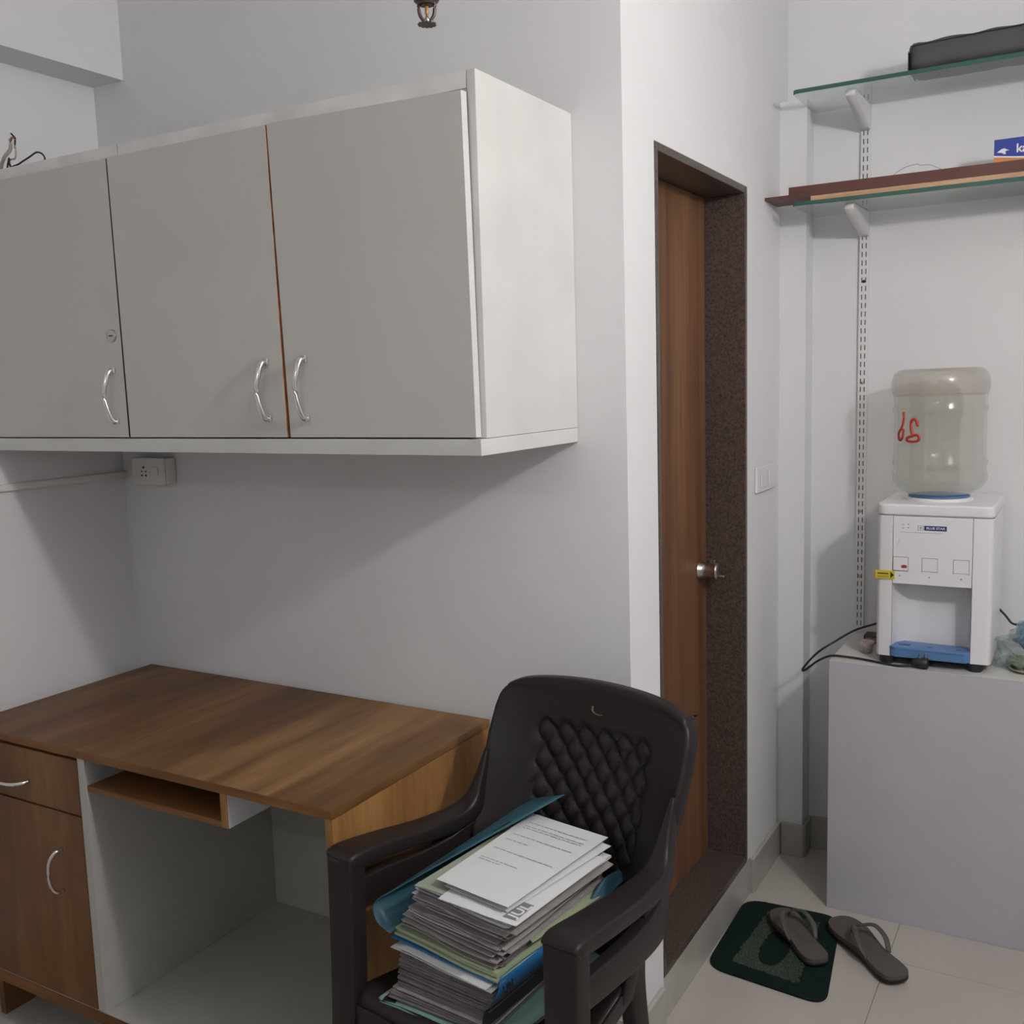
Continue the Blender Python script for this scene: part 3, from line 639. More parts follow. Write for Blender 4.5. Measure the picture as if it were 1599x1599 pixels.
# ================================================================== SHELF RAIL, BRACKETS, GLASS SHELVES
rail = thing('shelf_rail', 'white slotted shelf upright screwed to the rear wall', 'shelf rail', (1.770, YC, 0.74))
rx0, rx1, ryf = 1.7575, 1.7845, YC - 0.011
obj('channel', box(rx0, rx1, ryf, YC, 0.742, 2.335), 'railp', rail, bevel=0.0012)
slot = bmesh.new(); box(-0.00135, 0.00135, -0.0006, 0.0, -0.0075, 0.0075, slot)
s0 = obj('slot', slot, 'slot', rail, local=True)
first = True
z = 0.755; slots = []
while z < 2.32:
    for xx in (1.7655, 1.7765): slots.append((xx, z))
    z += 0.0245
for n_, (xx, zz) in enumerate(slots):
    o = s0 if n_ == 0 else s0.copy()
    if n_: COL.objects.link(o); o.parent = rail
    o.location = Vector((xx, ryf, zz)) - Vector(rail.location)
for zz in (1.10, 1.485, 1.78, 0.90):
    obj('screw', lathe([(0.0048, 0), (0.004, -0.0015), (0.0, -0.002)], (1.771, ryf, zz), 12, axis='y'), 'dark' if zz > 1.7 else 'steel', rail)
ys0 = 0.98
zs1, zs2 = 2.2755, 1.9775      # undersides
for name, zz, lab in (('a', zs1, 'white pressed steel bracket under the upper glass shelf'), ('b', zs2, 'white pressed steel bracket under the lower glass shelf')):
    t = thing('shelf_bracket', lab, 'bracket', (1.771, ryf, zz - 0.05), group=None)
    for dx in (-0.0125, 0.0125 - 0.004):
        b = bmesh.new(); prof = [(1.02, zz - 0.002), (1.012, zz - 0.010), (1.016, zz - 0.020), (1.06, zz - 0.030), (ryf - 0.03, zz - 0.062), (ryf - 0.001, zz - 0.070), (ryf - 0.001, zz - 0.001)]
        x0 = 1.771 + dx
        a = [b.verts.new((x0, y, z_)) for y, z_ in prof]; c = [b.verts.new((x0 + 0.004, y, z_)) for y, z_ in prof]
        b.faces.new(a); b.faces.new(c[::-1])
        for q in range(len(prof)): b.faces.new((a[q], a[(q + 1) % len(prof)], c[(q + 1) % len(prof)], c[q]))
        obj('web', b, 'railp', t)
    b = bmesh.new()
    pr_ = [(1.012, zz - 0.004), (1.010, zz - 0.012), (1.016, zz - 0.021), (1.06, zz - 0.031), (ryf - 0.03, zz - 0.063), (ryf - 0.002, zz - 0.070)]
    V = [[b.verts.new((x, y, z_)) for x in (1.7585, 1.7835)] for y, z_ in pr_]
    for q in range(len(pr_) - 1): b.faces.new((V[q][0], V[q][1], V[q + 1][1], V[q + 1][0]))
    o = obj('flange', b, 'railp', t, smooth=True); sm = o.modifiers.new('s', 'SOLIDIFY'); sm.thickness = 0.0015
    obj('front_cap', lathe([(0.0005, -0.0125), (0.0085, -0.0125), (0.0085, 0.0125), (0.0005, 0.0125)], (1.771, 1.019, zz - 0.0112), 20, axis='x'), 'railp', t)

def glass_shelf(zz, label):
    t = thing('glass_shelf', label, 'shelf', (2.3, 1.1, zz))
    T = 0.011; x0, x1, r = 1.624, 3.05, 0.014
    pts = [(x0, YC - 0.0125), (x0, ys0 + r)] + [(x0 + r - r * math.cos(a), ys0 + r - r * math.sin(a)) for a in [math.radians(15 * q) for q in range(1, 6)]] + [(x0 + r, ys0), (x1, ys0), (x1, YC - 0.0125)]
    obj('glass_pane', prism(pts, zz, zz + T), 'shelfglass', t)
    b = bmesh.new()
    e = pts[1:-1]; prevv = None
    for p in e:
        q = [b.verts.new((p[0] - 0.0004 * (p[0] < x0 + r), p[1] - 0.0004, z_)) for z_ in (zz + 0.0002, zz + T - 0.0002)]
        if prevv: b.faces.new((prevv[0], q[0], q[1], prevv[1]))
        prevv = q
    o = obj('polished_edge', b, 'glassedge', t, label='dark green polished glass edge'); sm = o.modifiers.new('s', 'SOLIDIFY'); sm.thickness = 0.0014; sm.offset = 0
glass_shelf(zs1, 'upper green-edged glass shelf on rear wall with a dark case on it')
glass_shelf(zs2, 'lower green-edged glass shelf on rear wall with boards on it')
# second upright further right supports the shelves outside the frame
t = thing('shelf_rail', 'white slotted shelf upright at the right end of the glass shelves', 'shelf rail', (2.85, YC, 0.74))
obj('channel', box(2.84, 2.867, ryf, YC, 0.742, 2.335), 'railp', t, bevel=0.0012)
for zz in (zs1, zs2):
    b = bmesh.new(); prof = [(1.02, zz - 0.001), (1.012, zz - 0.015), (1.06, zz - 0.03), (ryf - 0.001, zz - 0.070), (ryf - 0.001, zz - 0.001)]
    a = [b.verts.new((2.843, y, z_)) for y, z_ in prof]; c = [b.verts.new((2.864, y, z_)) for y, z_ in prof]
    b.faces.new(a); b.faces.new(c[::-1])
    for q in range(len(prof)): b.faces.new((a[q], a[(q + 1) % len(prof)], c[(q + 1) % len(prof)], c[q]))
    obj('bracket', b, 'railp', t)

# boards on the lower shelf
zt2 = zs2 + 0.011
o = obj('pale_plank', box(1.672, 2.95, 0.992, 1.06, zt2 + 0.0003, zt2 + 0.014), 'pale_b', at=(2.3, 1.03, zt2)); tag(o, 'pale pine plank lying on the lower glass shelf under brown boards', 'plank')
o = obj('thin_board', box(1.545, 2.95, 0.990, 1.115, zt2 + 0.0143, zt2 + 0.0228), 'brown_b', at=(2.3, 1.03, zt2)); tag(o, 'thin brown board overhanging the left end of lower glass shelf', 'board')
o = obj('brown_board', box(1.610, 2.95, 0.996, 1.085, zt2 + 0.0231, zt2 + 0.0440), 'brown_b', at=(2.3, 1.03, zt2)); tag(o, 'thicker dark brown board, topmost of the boards on the shelf', 'board')
zb = zt2 + 0.0441
o = obj('loose_thread', tube([(1.868, 1.05, zb + 0.001), (1.885, 1.05, zb + 0.014), (1.910, 1.05, zb + 0.026), (1.938, 1.05, zb + 0.030), (1.945, 1.05, zb + 0.026), (1.970, 1.05, zb + 0.024), (2.00, 1.05, zb + 0.008), (2.02, 1.05, zb + 0.001)], 0.0009, k=6, n=6), 'thread', smooth=True)
tag(o, 'thin springy grey thread arching above the brown boards', 'thread')
t = thing('stationery_box', 'blue and orange carton printed ka, on the boards at right', 'box', (2.22, 1.055, zb))
obj('carton', box(2.124, 2.34, 1.042, 1.08, zb, 2.0965), 'boxblue', t, bevel=0.0006, seg=1)
b = bmesh.new(); n_ = 16
for q in range(n_):
    u0, u1 = q / n_, (q + 1) / n_
    h = lambda u: zb + 0.020 - 0.013 * math.sin(min(u * 1.6, 1) * math.pi / 2) + 0.001
    v = [b.verts.new(p) for p in ((2.124 + 0.216 * u0, 1.0415, zb), (2.124 + 0.216 * u1, 1.0415, zb), (2.124 + 0.216 * u1, 1.0415, h(u1)), (2.124 + 0.216 * u0, 1.0415, h(u0)))]
    b.faces.new(v)
    v = [b.verts.new(p) for p in ((2.124 + 0.216 * u0, 1.0413, h(u0)), (2.124 + 0.216 * u1, 1.0413, h(u1)), (2.124 + 0.216 * u1, 1.0413, h(u1) + 0.0035), (2.124 + 0.216 * u0, 1.0413, h(u0) + 0.0035))]
    f = b.faces.new(v); f.material_index = 1
obj('orange_band', b, ['orange', 'white'], t)
obj('lettering', text_bm('ka', 0.030, 0.0001, Matrix.Translation((2.1885, 1.0412, 2.0685)) @ FRONT, 0.0006), 'white', t)
b = bmesh.new()
ani = [(2.131, 2.064), (2.136, 2.068), (2.142, 2.072), (2.148, 2.073), (2.153, 2.070), (2.160, 2.0665), (2.154, 2.0668), (2.150, 2.064), (2.152, 2.059), (2.147, 2.058), (2.144, 2.0615), (2.138, 2.063)]
b.faces.new([b.verts.new((x, 1.0412, z_)) for x, z_ in ani]); bmesh.ops.triangulate(b, faces=b.faces)
obj('emblem', b, 'white', t)

# dark case on the upper shelf
zt1 = zs1 + 0.011
t = thing('fabric_case', 'charcoal fabric case lying on the upper glass shelf', 'case', (2.2, 1.05, zt1))
def casefn(u, v):
    # cross-section around, u around, v along x
    x = 1.918 + v * 0.72; a = 2 * math.pi * u
    ry, rz = 0.075, 0.038; sy = math.copysign(abs(math.cos(a)) ** 0.35, math.cos(a)); sz = math.copysign(abs(math.sin(a)) ** 0.45, math.sin(a))
    e = min(1, (v * 0.72) / 0.018) ** 0.5; e2 = min(1, ((1 - v) * 0.72) / 0.03) ** 0.5; k_ = max(0.02, min(e, e2))
    hz = rz * (1 - 0.05 * (1 - v)) + 0.0015 * math.sin(x * 60) * (sz > 0) + (0.003 * noise.noise(Vector((x * 18, u * 6, 0))))
    return Vector((x, 1.06 + sy * ry * (0.6 + 0.4 * k_), zt1 + rz * 0.98 + sz * hz * (0.85 + 0.15 * k_) + 0.001))
b = grid(28, 60, casefn)
ends = [v for v in b.verts]
obj('shell', b, 'bag', t, smooth=True)
for xe in (1.9185, 2.6375):
    obj('end_panel', box(xe - 0.0005, xe + 0.0005, 0.995, 1.125, zt1 + 0.006, zt1 + 0.052), 'bag', t)
obj('zip_seam', tube([(1.925, 0.9865, zt1 + 0.061), (2.1, 0.985, zt1 + 0.064), (2.3, 0.9855, zt1 + 0.063), (2.6, 0.986, zt1 + 0.062)], 0.0014, k=6, n=6), 'rubber', t)

# ================================================================== SPRINKLER
sx, sy, sz = 1.505, -0.617, 2.043
t = thing('fire_sprinkler', 'tarnished brass pendent fire sprinkler hanging from ceiling above the cabinet', 'sprinkler', (sx, sy, CEIL))
obj('drop_pipe', lathe([(0.013, sz + 0.062), (0.013, CEIL)], (sx, sy, 0), 20), 'bronze', t, smooth=True)
obj('threaded_body', lathe([(0.008, sz + 0.0255), (0.0125, sz + 0.0270), (0.014, sz + 0.030), (0.0185, sz + 0.0320), (0.0185, sz + 0.050), (0.013, sz + 0.053), (0.013, sz + 0.066)], (sx, sy, 0), 12), 'bronze', t)
vr = Vector((0.866, 0.499, 0))
for s_ in (-1, 1):
    p = lambda r, h: Vector((sx, sy, sz)) + vr * (s_ * r) + Vector((0, 0, h))
    obj('frame_arm', tube([p(0.0112, 0.031), p(0.0116, 0.022), p(0.0102, 0.013), p(0.006, 0.0060), p(0.0035, 0.002)], 0.0026, k=5, n=8), 'bronze', t, smooth=True)
obj('glass_bulb', lathe([(0.0012, sz + 0.011), (0.0028, sz + 0.015), (0.0030, sz + 0.023), (0.002, sz + 0.027)], (sx, sy, 0), 14), 'amber', t, smooth=True)
obj('load_screw', lathe([(0.0035, sz + 0.001), (0.0045, sz + 0.004), (0.003, sz + 0.0095), (0.0018, sz + 0.0115)], (sx, sy, 0), 14), 'steel', t, smooth=True)
b = bmesh.new(); pts = []
for q in range(48):
    a = 2 * math.pi * q / 48; rr = 0.0140 if q % 4 < 3 else 0.0115; pts.append((sx + rr * math.cos(a), sy + rr * math.sin(a)))
prism(pts, sz - 0.0010, sz + 0.0006, b)
obj('deflector', b, 'bronze', t)

# ================================================================== DOOR MAT
mx0, my0, mx1, my1 = 1.556, 0.418, 1.852, 0.812
def rounded(cs, r, n=7):
    out = []; m = len(cs)
    for i in range(m):
        p, a, c = Vector(cs[i]), Vector(cs[i - 1]), Vector(cs[(i + 1) % m])
        d1_, d2_ = (a - p).normalized(), (c - p).normalized()
        s_, e_ = p + d1_ * r, p + d2_ * r
        for k_ in range(n + 1):
            t_ = k_ / n; out.append(tuple((s_ * (1 - t_) ** 2) + (p * 2 * t_ * (1 - t_)) + (e_ * t_ ** 2)))
    return out
mcs = [(1.553, 0.430), (1.866, 0.400), (1.812, 0.822), (1.545, 0.806)]
dm = thing('door_mat', 'dark green pile doormat with a lighter ring pattern before the door', 'door mat', (1.70, 0.61, 0))
outl = rounded(mcs, 0.055)
cm = Vector((1.70, 0.61))
b = bmesh.new()
rings = []
for f_, z_ in ((1.0, 0.0005), (1.0, 0.005), (0.985, 0.008), (0.9, 0.0085)):
    rings.append([b.verts.new((cm.x + (p[0] - cm.x) * f_, cm.y + (p[1] - cm.y) * f_, z_ + (random.uniform(-0.0006, 0.0006) if z_ > 0.004 else 0))) for p in outl])
for a_, c_ in zip(rings[:-1], rings[1:]):
    for q in range(len(outl)): b.faces.new((a_[q], a_[(q + 1) % len(outl)], c_[(q + 1) % len(outl)], c_[q]))
b.faces.new(rings[-1]); b.faces.new(rings[0][::-1])
obj('mat_body', b, 'mat', dm, smooth=False)
# lighter ring: raised tufts between an outer quad and an inner oval
q4 = [(1.608, 0.474), (1.785, 0.452), (1.768, 0.765), (1.625, 0.768)]
def inside(x, y):
    for i in range(4):
        x0, y0 = q4[i]; x1_, y1_ = q4[(i + 1) % 4]
        if (x1_ - x0) * (y - y0) - (y1_ - y0) * (x - x0) < 0: return False
    return True
b = bmesh.new(); N1, N2 = 74, 124
zz = {}
def hz(i, j): 
    return 0.0092 + 0.0030 * noise.noise(Vector((i * 0.9, j * 0.9, 1))) + random.uniform(0, 0.0012)
for i in range(N1):
    for j in range(N2):
        x = 1.595 + i * 0.0027; y = 0.445 + j * 0.0027
        nx = x + 0.006 * noise.noise(Vector((x * 70, y * 70, 0))); ny = y + 0.006 * noise.noise(Vector((x * 70, y * 70, 5)))
        if not inside(nx, ny): continue
        ex, ey = (nx - 1.693) / 0.036, (ny - 0.585) / 0.088
        if abs(ex) ** 2.6 + abs(ey) ** 2.6 < 1: continue
        h = hz(i, j); w_ = 0.00135
        v0 = [b.verts.new((x + sx_ * w_, y + sy_ * w_, 0.0075)) for sx_, sy_ in ((-1, -1), (1, -1), (1, 1), (-1, 1))]
        tp = b.verts.new((x + random.uniform(-1, 1) * 0.0008, y + random.uniform(-1, 1) * 0.0008, h + 0.0012))
        for k_ in range(4): b.faces.new((v0[k_], v0[(k_ + 1) % 4], tp))
o = obj('pile_pattern', b, 'matlight', dm, label='sage green looped pile ring'); o['kind'] = 'stuff'

# ================================================================== FLIP-FLOPS
SOLE = [(0.0, 0.0), (0.020, 0.003), (0.034, 0.016), (0.039, 0.045), (0.037, 0.085), (0.036, 0.115), (0.042, 0.155), (0.049, 0.195), (0.049, 0.225), (0.040, 0.254), (0.022, 0.270), (0.0, 0.273),
        (-0.022, 0.268), (-0.036, 0.252), (-0.042, 0.225), (-0.040, 0.190), (-0.033, 0.150), (-0.031, 0.110), (-0.034, 0.070), (-0.036, 0.040), (-0.031, 0.014), (-0.018, 0.003)]
def flipflop(label, heel, toe, z, mirror, tiltx=0.0):
    hx, hy = heel; tx, ty = toe; ang = math.atan2(ty - hy, tx - hx) - math.pi / 2
    t = thing('flip_flop', label, 'flip-flop', (hx, hy, z), ang)
    L_ = math.hypot(tx - hx, ty - hy) / 0.273
    pts = [(p.x * mirror * L_, p.y * L_) for p in catmull([Vector((a, b_, 0)) for a, b_ in SOLE + [SOLE[0]]], 4)[:-1]]
    if mirror < 0: pts = pts[::-1]
    def zz_(y): return 0.004 * (y / 0.27) ** 3 + 0.002 * (1 - min(1, y / 0.08)) ** 2
    def slab(z0, z1, ins):
        bm = bmesh.new(); n = len(pts)
        def ring(f, h): return [bm.verts.new((p[0] * f, 0.136 * L_ + (p[1] - 0.136 * L_) * (1 - (1 - f) * 0.35), h + zz_(p[1]))) for p in pts]
        R_ = [ring(ins * 0.97, z0), ring(ins, z0 + 0.0015), ring(ins, z1 - 0.0015), ring(ins * 0.965, z1)]
        for a_, c_ in zip(R_[:-1], R_[1:]):
            for q in range(n): bm.faces.new((a_[q], a_[(q + 1) % n], c_[(q + 1) % n], c_[q]))
        # top as inner rings for shading
        prevr = R_[-1]
        for f in (0.6, 0.2):
            rr = [bm.verts.new((v.co.x * f / (0.965 if prevr is R_[-1] else 0.6), 0.136 * L_ + (v.co.y - 0.136 * L_) * f / (0.965 if prevr is R_[-1] else 0.6) * 1.0, v.co.z)) for v in prevr]
            for q in range(n): bm.faces.new((prevr[q], prevr[(q + 1) % n], rr[(q + 1) % n], rr[q]))
            prevr = rr
        bm.faces.new(prevr); bm.faces.new(R_[0][::-1]); return bm
    obj('outsole', slab(0.0, 0.007, 1.0), 'flipdark', t, local=True)
    obj('footbed', slab(0.0065, 0.020, 0.985), 'flip', t, local=True)
    m = mirror
    top = 0.0215
    thong = Vector((-0.004 * m, 0.205, top)); a1 = Vector((0.037 * m, 0.100, top - 0.003)); a2 = Vector((-0.031 * m, 0.095, top - 0.003))
    knot = thong + Vector((0, -0.006, 0.022))
    st_ = obj('strap', tube([knot + Vector((0, 0.004, 0)), knot + Vector((0.012 * m, -0.018, 0.012)), Vector((0.034 * m, 0.160, top + 0.040)), Vector((0.043 * m, 0.125, top + 0.024)), a1], 0.0065, k=6, n=10, flat=0.45, rs=[0.8, 1.0, 1.2, 1.2, 0.9]), 'flip2', t, smooth=True, local=True)
    obj('strap', tube([knot + Vector((0, 0.004, 0)), knot + Vector((-0.010 * m, -0.018, 0.012)), Vector((-0.028 * m, 0.155, top + 0.038)), Vector((-0.037 * m, 0.120, top + 0.022)), a2], 0.0065, k=6, n=10, flat=0.45, rs=[0.8, 1.0, 1.2, 1.2, 0.9]), 'flip2', t, smooth=True, local=True)
    obj('toe_post', tube([thong + Vector((0, 0, -0.004)), thong + Vector((0, -0.002, 0.010)), knot], 0.0042, k=4, n=10), 'flip2', t, smooth=True, local=True)
    return t
flipflop('left grey flip-flop lying on the green doormat', (1.818, 0.545), (1.660, 0.748), 0.0120, -1)
flipflop('right grey flip-flop on the floor tiles, overlapping the mat edge', (2.008, 0.566), (1.808, 0.775), 0.0085, 1)

# ================================================================== CHAIR
ch = thing('plastic_armchair', 'dark brown moulded plastic armchair with quilted back, loaded with files', 'chair', (1.473 - 0.003, -0.628 + 0.0005, 0), math.radians(-9))
def backfn_factory():
    def half(z):
        pts = [(0.40, 0.165), (0.50, 0.180), (0.57, 0.197), (0.61, 0.210), (0.66, 0.216), (0.72, 0.221), (0.80, 0.226), (0.85, 0.224), (0.88, 0.218), (0.93, 0.210)]
        for (z0_, h0), (z1_, h1) in zip(pts[:-1], pts[1:]):
            if z <= z1_: return h0 + (h1 - h0) * max(0, (z - z0_) / (z1_ - z0_))
        return pts[-1][1]
    def fn(u, v):
        # u across -1.. 1 with rolled rim beyond, v height
        s = (u * 2 - 1) * 1.10; vv = v * 1.05
        sc = max(-1, min(1, s)); ex = abs(s) - 1 if abs(s) > 1 else 0
        vt = min(1, vv); ev = vv - 1 if vv > 1 else 0
        ztop = 0.914 - 0.016 * sc ** 2 - 0.010 * abs(sc) ** 12
        z = 0.40 + vt * (ztop - 0.40)
        h = half(z) - 0.010 * max(0, (vt - 0.95) / 0.05) ** 3
        x = sc * h
        wing = 0.100 - 0.075 * max(0, min(1, (z - 0.62) / 0.27))
        y = 0.385 + (z - 0.42) * 0.175 - wing * abs(sc) ** 2.6
        # quilted panel
        pw = 0.62 + 0.02 * math.sin(z * 10); q = abs(sc) / pw
        zt_, zb_ = 0.842, 0.50
        if q < 1 and zb_ < z < zt_:
            edge = min(1, (1 - q) / 0.10) * min(1, (zt_ - z) / 0.02)
            a_ = (x / 0.046); c_ = (z / 0.058)
            p1 = abs(math.sin(math.pi * (a_ + c_))); p2 = abs(math.sin(math.pi * (a_ - c_)))
            puff = (p1 * p2) ** 0.5
            y += edge * 0.013 - edge * puff * 0.012
        if ex: y += 0.30 * ex; x += math.copysign(min(ex, 0.05) * 0.05, sc)
        if ev: y += 0.45 * ev; z += 0.004 * math.sin(min(1, ev / 0.02) * 1.57) - 0.0 * ev
        return Vector((x, y, z))
    return fn
o = obj('backrest', grid(150, 130, backfn_factory()), 'plastic', ch, smooth=True, local=True, label='quilted back panel')
sm = o.modifiers.new('s', 'SOLIDIFY'); sm.thickness = 0.004; sm.offset = 1
# glue mark near the top of the back
b = tube([(0.000, 0.4515, 0.882), (0.002, 0.4490, 0.872), (0.014, 0.4485, 0.867), (0.024, 0.4490, 0.868)], 0.0022, k=4, n=6, flat=0.4)
obj('sticker_residue', b, 'glue', o, local=True)
# seat
def seatfn(u, v):
    x = (u * 2 - 1) * (0.226 - 0.085 * v); y = -0.005 + v * 0.405
    z = 0.425 - 0.012 * math.sin(math.pi * u) * math.sin(math.pi * min(1, v * 1.1)) - 0.03 * max(0, 1 - v / 0.07) ** 2 + 0.01 * (abs(u * 2 - 1)) ** 6
    return Vector((x, y, z))
o = obj('seat', grid(30, 30, seatfn), 'plastic', ch, smooth=True, local=True); sm = o.modifiers.new('s', 'SOLIDIFY'); sm.thickness = 0.005
b = box(-0.225, 0.225, -0.006, 0.000, 0.355, 0.405)
obj('seat_apron', b, 'plastic', ch, local=True, bevel=0.002)
for s_ in (-1, 1):
    obj('seat_apron', sweep([(s_ * 0.220, 0.02, 0.395), (s_ * 0.182, 0.2, 0.402), (s_ * 0.150, 0.37, 0.405)], [(0.006, 0.035)] * 3), 'plastic', ch, local=True, smooth=True)
    arm = obj('armrest', sweep([(s_ * 0.2460, 0.000, 0.670), (s_ * 0.2455, 0.016, 0.676), (s_ * 0.2430, 0.10, 0.668), (s_ * 0.2360, 0.20, 0.656), (s_ * 0.2290, 0.29, 0.652), (s_ * 0.2220, 0.335, 0.668), (s_ * 0.2190, 0.360, 0.710), (s_ * 0.2190, 0.385, 0.770)],
              [(0.066, 0.026), (0.070, 0.030), (0.066, 0.030), (0.060, 0.030), (0.052, 0.036), (0.040, 0.040), (0.022, 0.030), (0.008, 0.014)], rnd=0.3), 'plastic', ch, local=True, smooth=True)
    obj('arm_rail', sweep([(s_ * 0.260, 0.010, 0.592), (s_ * 0.2590, 0.10, 0.590), (s_ * 0.250, 0.20, 0.584), (s_ * 0.238, 0.28, 0.586), (s_ * 0.217, 0.345, 0.60)],
              [(0.026, 0.052), (0.026, 0.056), (0.028, 0.060), (0.028, 0.070), (0.020, 0.09)], rnd=0.3), 'plastic', ch, local=True, smooth=True)
    obj('arm_rail', sweep([(s_ * 0.243, 0.235, 0.622), (s_ * 0.234, 0.29, 0.622), (s_ * 0.217, 0.350, 0.630)], [(0.014, 0.05), (0.020, 0.07), (0.014, 0.10)], rnd=0.3), 'plastic', ch, local=True, smooth=True)
    obj('leg', sweep([(s_ * 0.2460, 0.014, 0.676), (s_ * 0.2465, 0.013, 0.62), (s_ * 0.2480, 0.008, 0.42), (s_ * 0.2520, -0.004, 0.20), (s_ * 0.258, -0.016, 0.0)],
              [(0.066, 0.038), (0.064, 0.040), (0.060, 0.042), (0.056, 0.040), (0.050, 0.040)], rnd=0.2), 'plastic', ch, local=True, smooth=True)
    obj('leg', sweep([(s_ * 0.196, 0.330, 0.585), (s_ * 0.165, 0.338, 0.50), (s_ * 0.148, 0.350, 0.40), (s_ * 0.152, 0.375, 0.20), (s_ * 0.165, 0.405, 0.0)],
              [(0.016, 0.05), (0.024, 0.055), (0.030, 0.050), (0.034, 0.044), (0.036, 0.040)], rnd=0.25), 'plastic', ch, local=True, smooth=True)

# ================================================================== FILES AND PAPERS ON THE CHAIR
def sheet_bm(cs, z, th, bend=0.0, bm=None, mi=0, nx=6, ny=6, jag=0.0, wav=0.0, seed=0.0, dz=(0, 0, 0, 0)):
    """cs: corners front-left, front-right, back-right, back-left (x,y). bend lifts/droops the front edge."""
    bm = bm or bmesh.new(); P0, P1, P2, P3 = [Vector(c) for c in cs]
    def fn(u, v, s):
        p = P0 * (1 - u) * (1 - v) + P1 * u * (1 - v) + P2 * u * v + P3 * (1 - u) * v
        h = dz[0] * (1 - u) * (1 - v) + dz[1] * u * (1 - v) + dz[2] * u * v + dz[3] * (1 - u) * v
        w_ = wav * noise.noise(Vector((u * 2.2 + seed, v * 1.6, seed * 3.1)))
        h += z + bend * (1 - v) ** 3 + bend * 0.6 * (1 - u) ** 4 + w_ + s
        return Vector((p.x, p.y, h))
    T = [[bm.verts.new(fn(i / nx, j / ny, th)) for j in range(ny + 1)] for i in range(nx + 1)]
    B = [[bm.verts.new(fn(i / nx, j / ny, 0)) for j in range(ny + 1)] for i in range(nx + 1)]
    for i in range(nx):
        for j in range(ny):
            bm.faces.new((T[i][j], T[i + 1][j], T[i + 1][j + 1], T[i][j + 1])).material_index = mi
            bm.faces.new((B[i][j + 1], B[i + 1][j + 1], B[i + 1][j], B[i][j])).material_index = mi
    for i in range(nx):
        bm.faces.new((B[i][0], B[i + 1][0], T[i + 1][0], T[i][0])).material_index = mi
        bm.faces.new((B[i + 1][ny], B[i][ny], T[i][ny], T[i + 1][ny])).material_index = mi
    for j in range(ny):
        bm.faces.new((B[0][j + 1], B[0][j], T[0][j], T[0][j + 1])).material_index = mi
        bm.faces.new((B[nx][j], B[nx][j + 1], T[nx][j + 1], T[nx][j])).material_index = mi
    return bm

def bundle(z0, z1, n, cs0, cs1, jit, mats, bend=0.0, wav=0.0015, fill=0.8):
    """ragged bundle of sheets going from corners cs0 (bottom) to cs1 (top)"""
    bm = bmesh.new()
    for k_ in range(n):
        f = k_ / max(1, n - 1); z = z0 + (z1 - z0) * k_ / n
        cs = [(a[0] * (1 - f) + c[0] * f, a[1] * (1 - f) + c[1] * f) for a, c in zip(cs0, cs1)]
        ox, oy, rt = random.gauss(0, jit), random.gauss(0, jit), random.gauss(0, 0.012)
        cc = Vector((sum(c[0] for c in cs) / 4, sum(c[1] for c in cs) / 4))
        cs = [(cc.x + (c[0] - cc.x) * math.cos(rt) - (c[1] - cc.y) * math.sin(rt) + ox, cc.y + (c[0] - cc.x) * math.sin(rt) + (c[1] - cc.y) * math.cos(rt) + oy) for c in cs]
        sheet_bm(cs, z, (z1 - z0) / n * fill, bend * (0.4 + 0.6 * f), bm, random.choice(mats), 7, 5, wav=wav * 0.4, seed=int(k_ / 4) * 1.7)
    return bm

# 1 teal folder at the bottom
t = thing('card_folder', 'pale teal card folder lowest in the stack on the chair seat', 'folder', (1.46, -0.4, 0.418))
cs = [(1.300, -0.588), (1.560, -0.604), (1.634, -0.300), (1.345, -0.215)]
obj('lower_cover', sheet_bm(cs, 0.4200, 0.0012, 0.0, wav=0.003), 'teal', t)
obj('upper_cover', sheet_bm([(c[0] + 0.002, c[1] + 0.003) for c in cs], 0.4275, 0.0012, -0.004, wav=0.003), 'teal', t)
b = tube([(1.300, -0.586, 0.4245), (1.312, -0.50, 0.4255), (1.330, -0.36, 0.4255), (1.344, -0.220, 0.4245)], 0.0042, k=5, n=10)
obj('spine_fold', b, 'teal', t, smooth=True)
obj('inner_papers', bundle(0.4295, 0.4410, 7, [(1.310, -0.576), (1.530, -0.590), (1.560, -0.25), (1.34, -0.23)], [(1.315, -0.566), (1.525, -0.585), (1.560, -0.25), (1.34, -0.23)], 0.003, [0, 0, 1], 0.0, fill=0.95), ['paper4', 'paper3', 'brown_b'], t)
# 2 dark box file with grey papers
t = thing('lever_file', 'thick black-spined file of grey papers above the teal folder', 'file', (1.45, -0.4, 0.442))
cs0 = [(1.325, -0.566), (1.520, -0.584), (1.560, -0.26), (1.36, -0.235)]
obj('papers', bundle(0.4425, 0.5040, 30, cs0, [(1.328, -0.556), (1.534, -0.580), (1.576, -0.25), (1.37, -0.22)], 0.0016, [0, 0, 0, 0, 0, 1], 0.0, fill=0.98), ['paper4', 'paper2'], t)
b = bmesh.new()
v = [b.verts.new(p) for p in ((1.5245, -0.596, 0.4415), (1.570, -0.262, 0.4415), (1.570, -0.262, 0.478), (1.5265, -0.592, 0.470))]; b.faces.new(v)
o = obj('spine', b, 'rubber', t, label='black file spine'); sm = o.modifiers.new('s', 'SOLIDIFY'); sm.thickness = 0.003
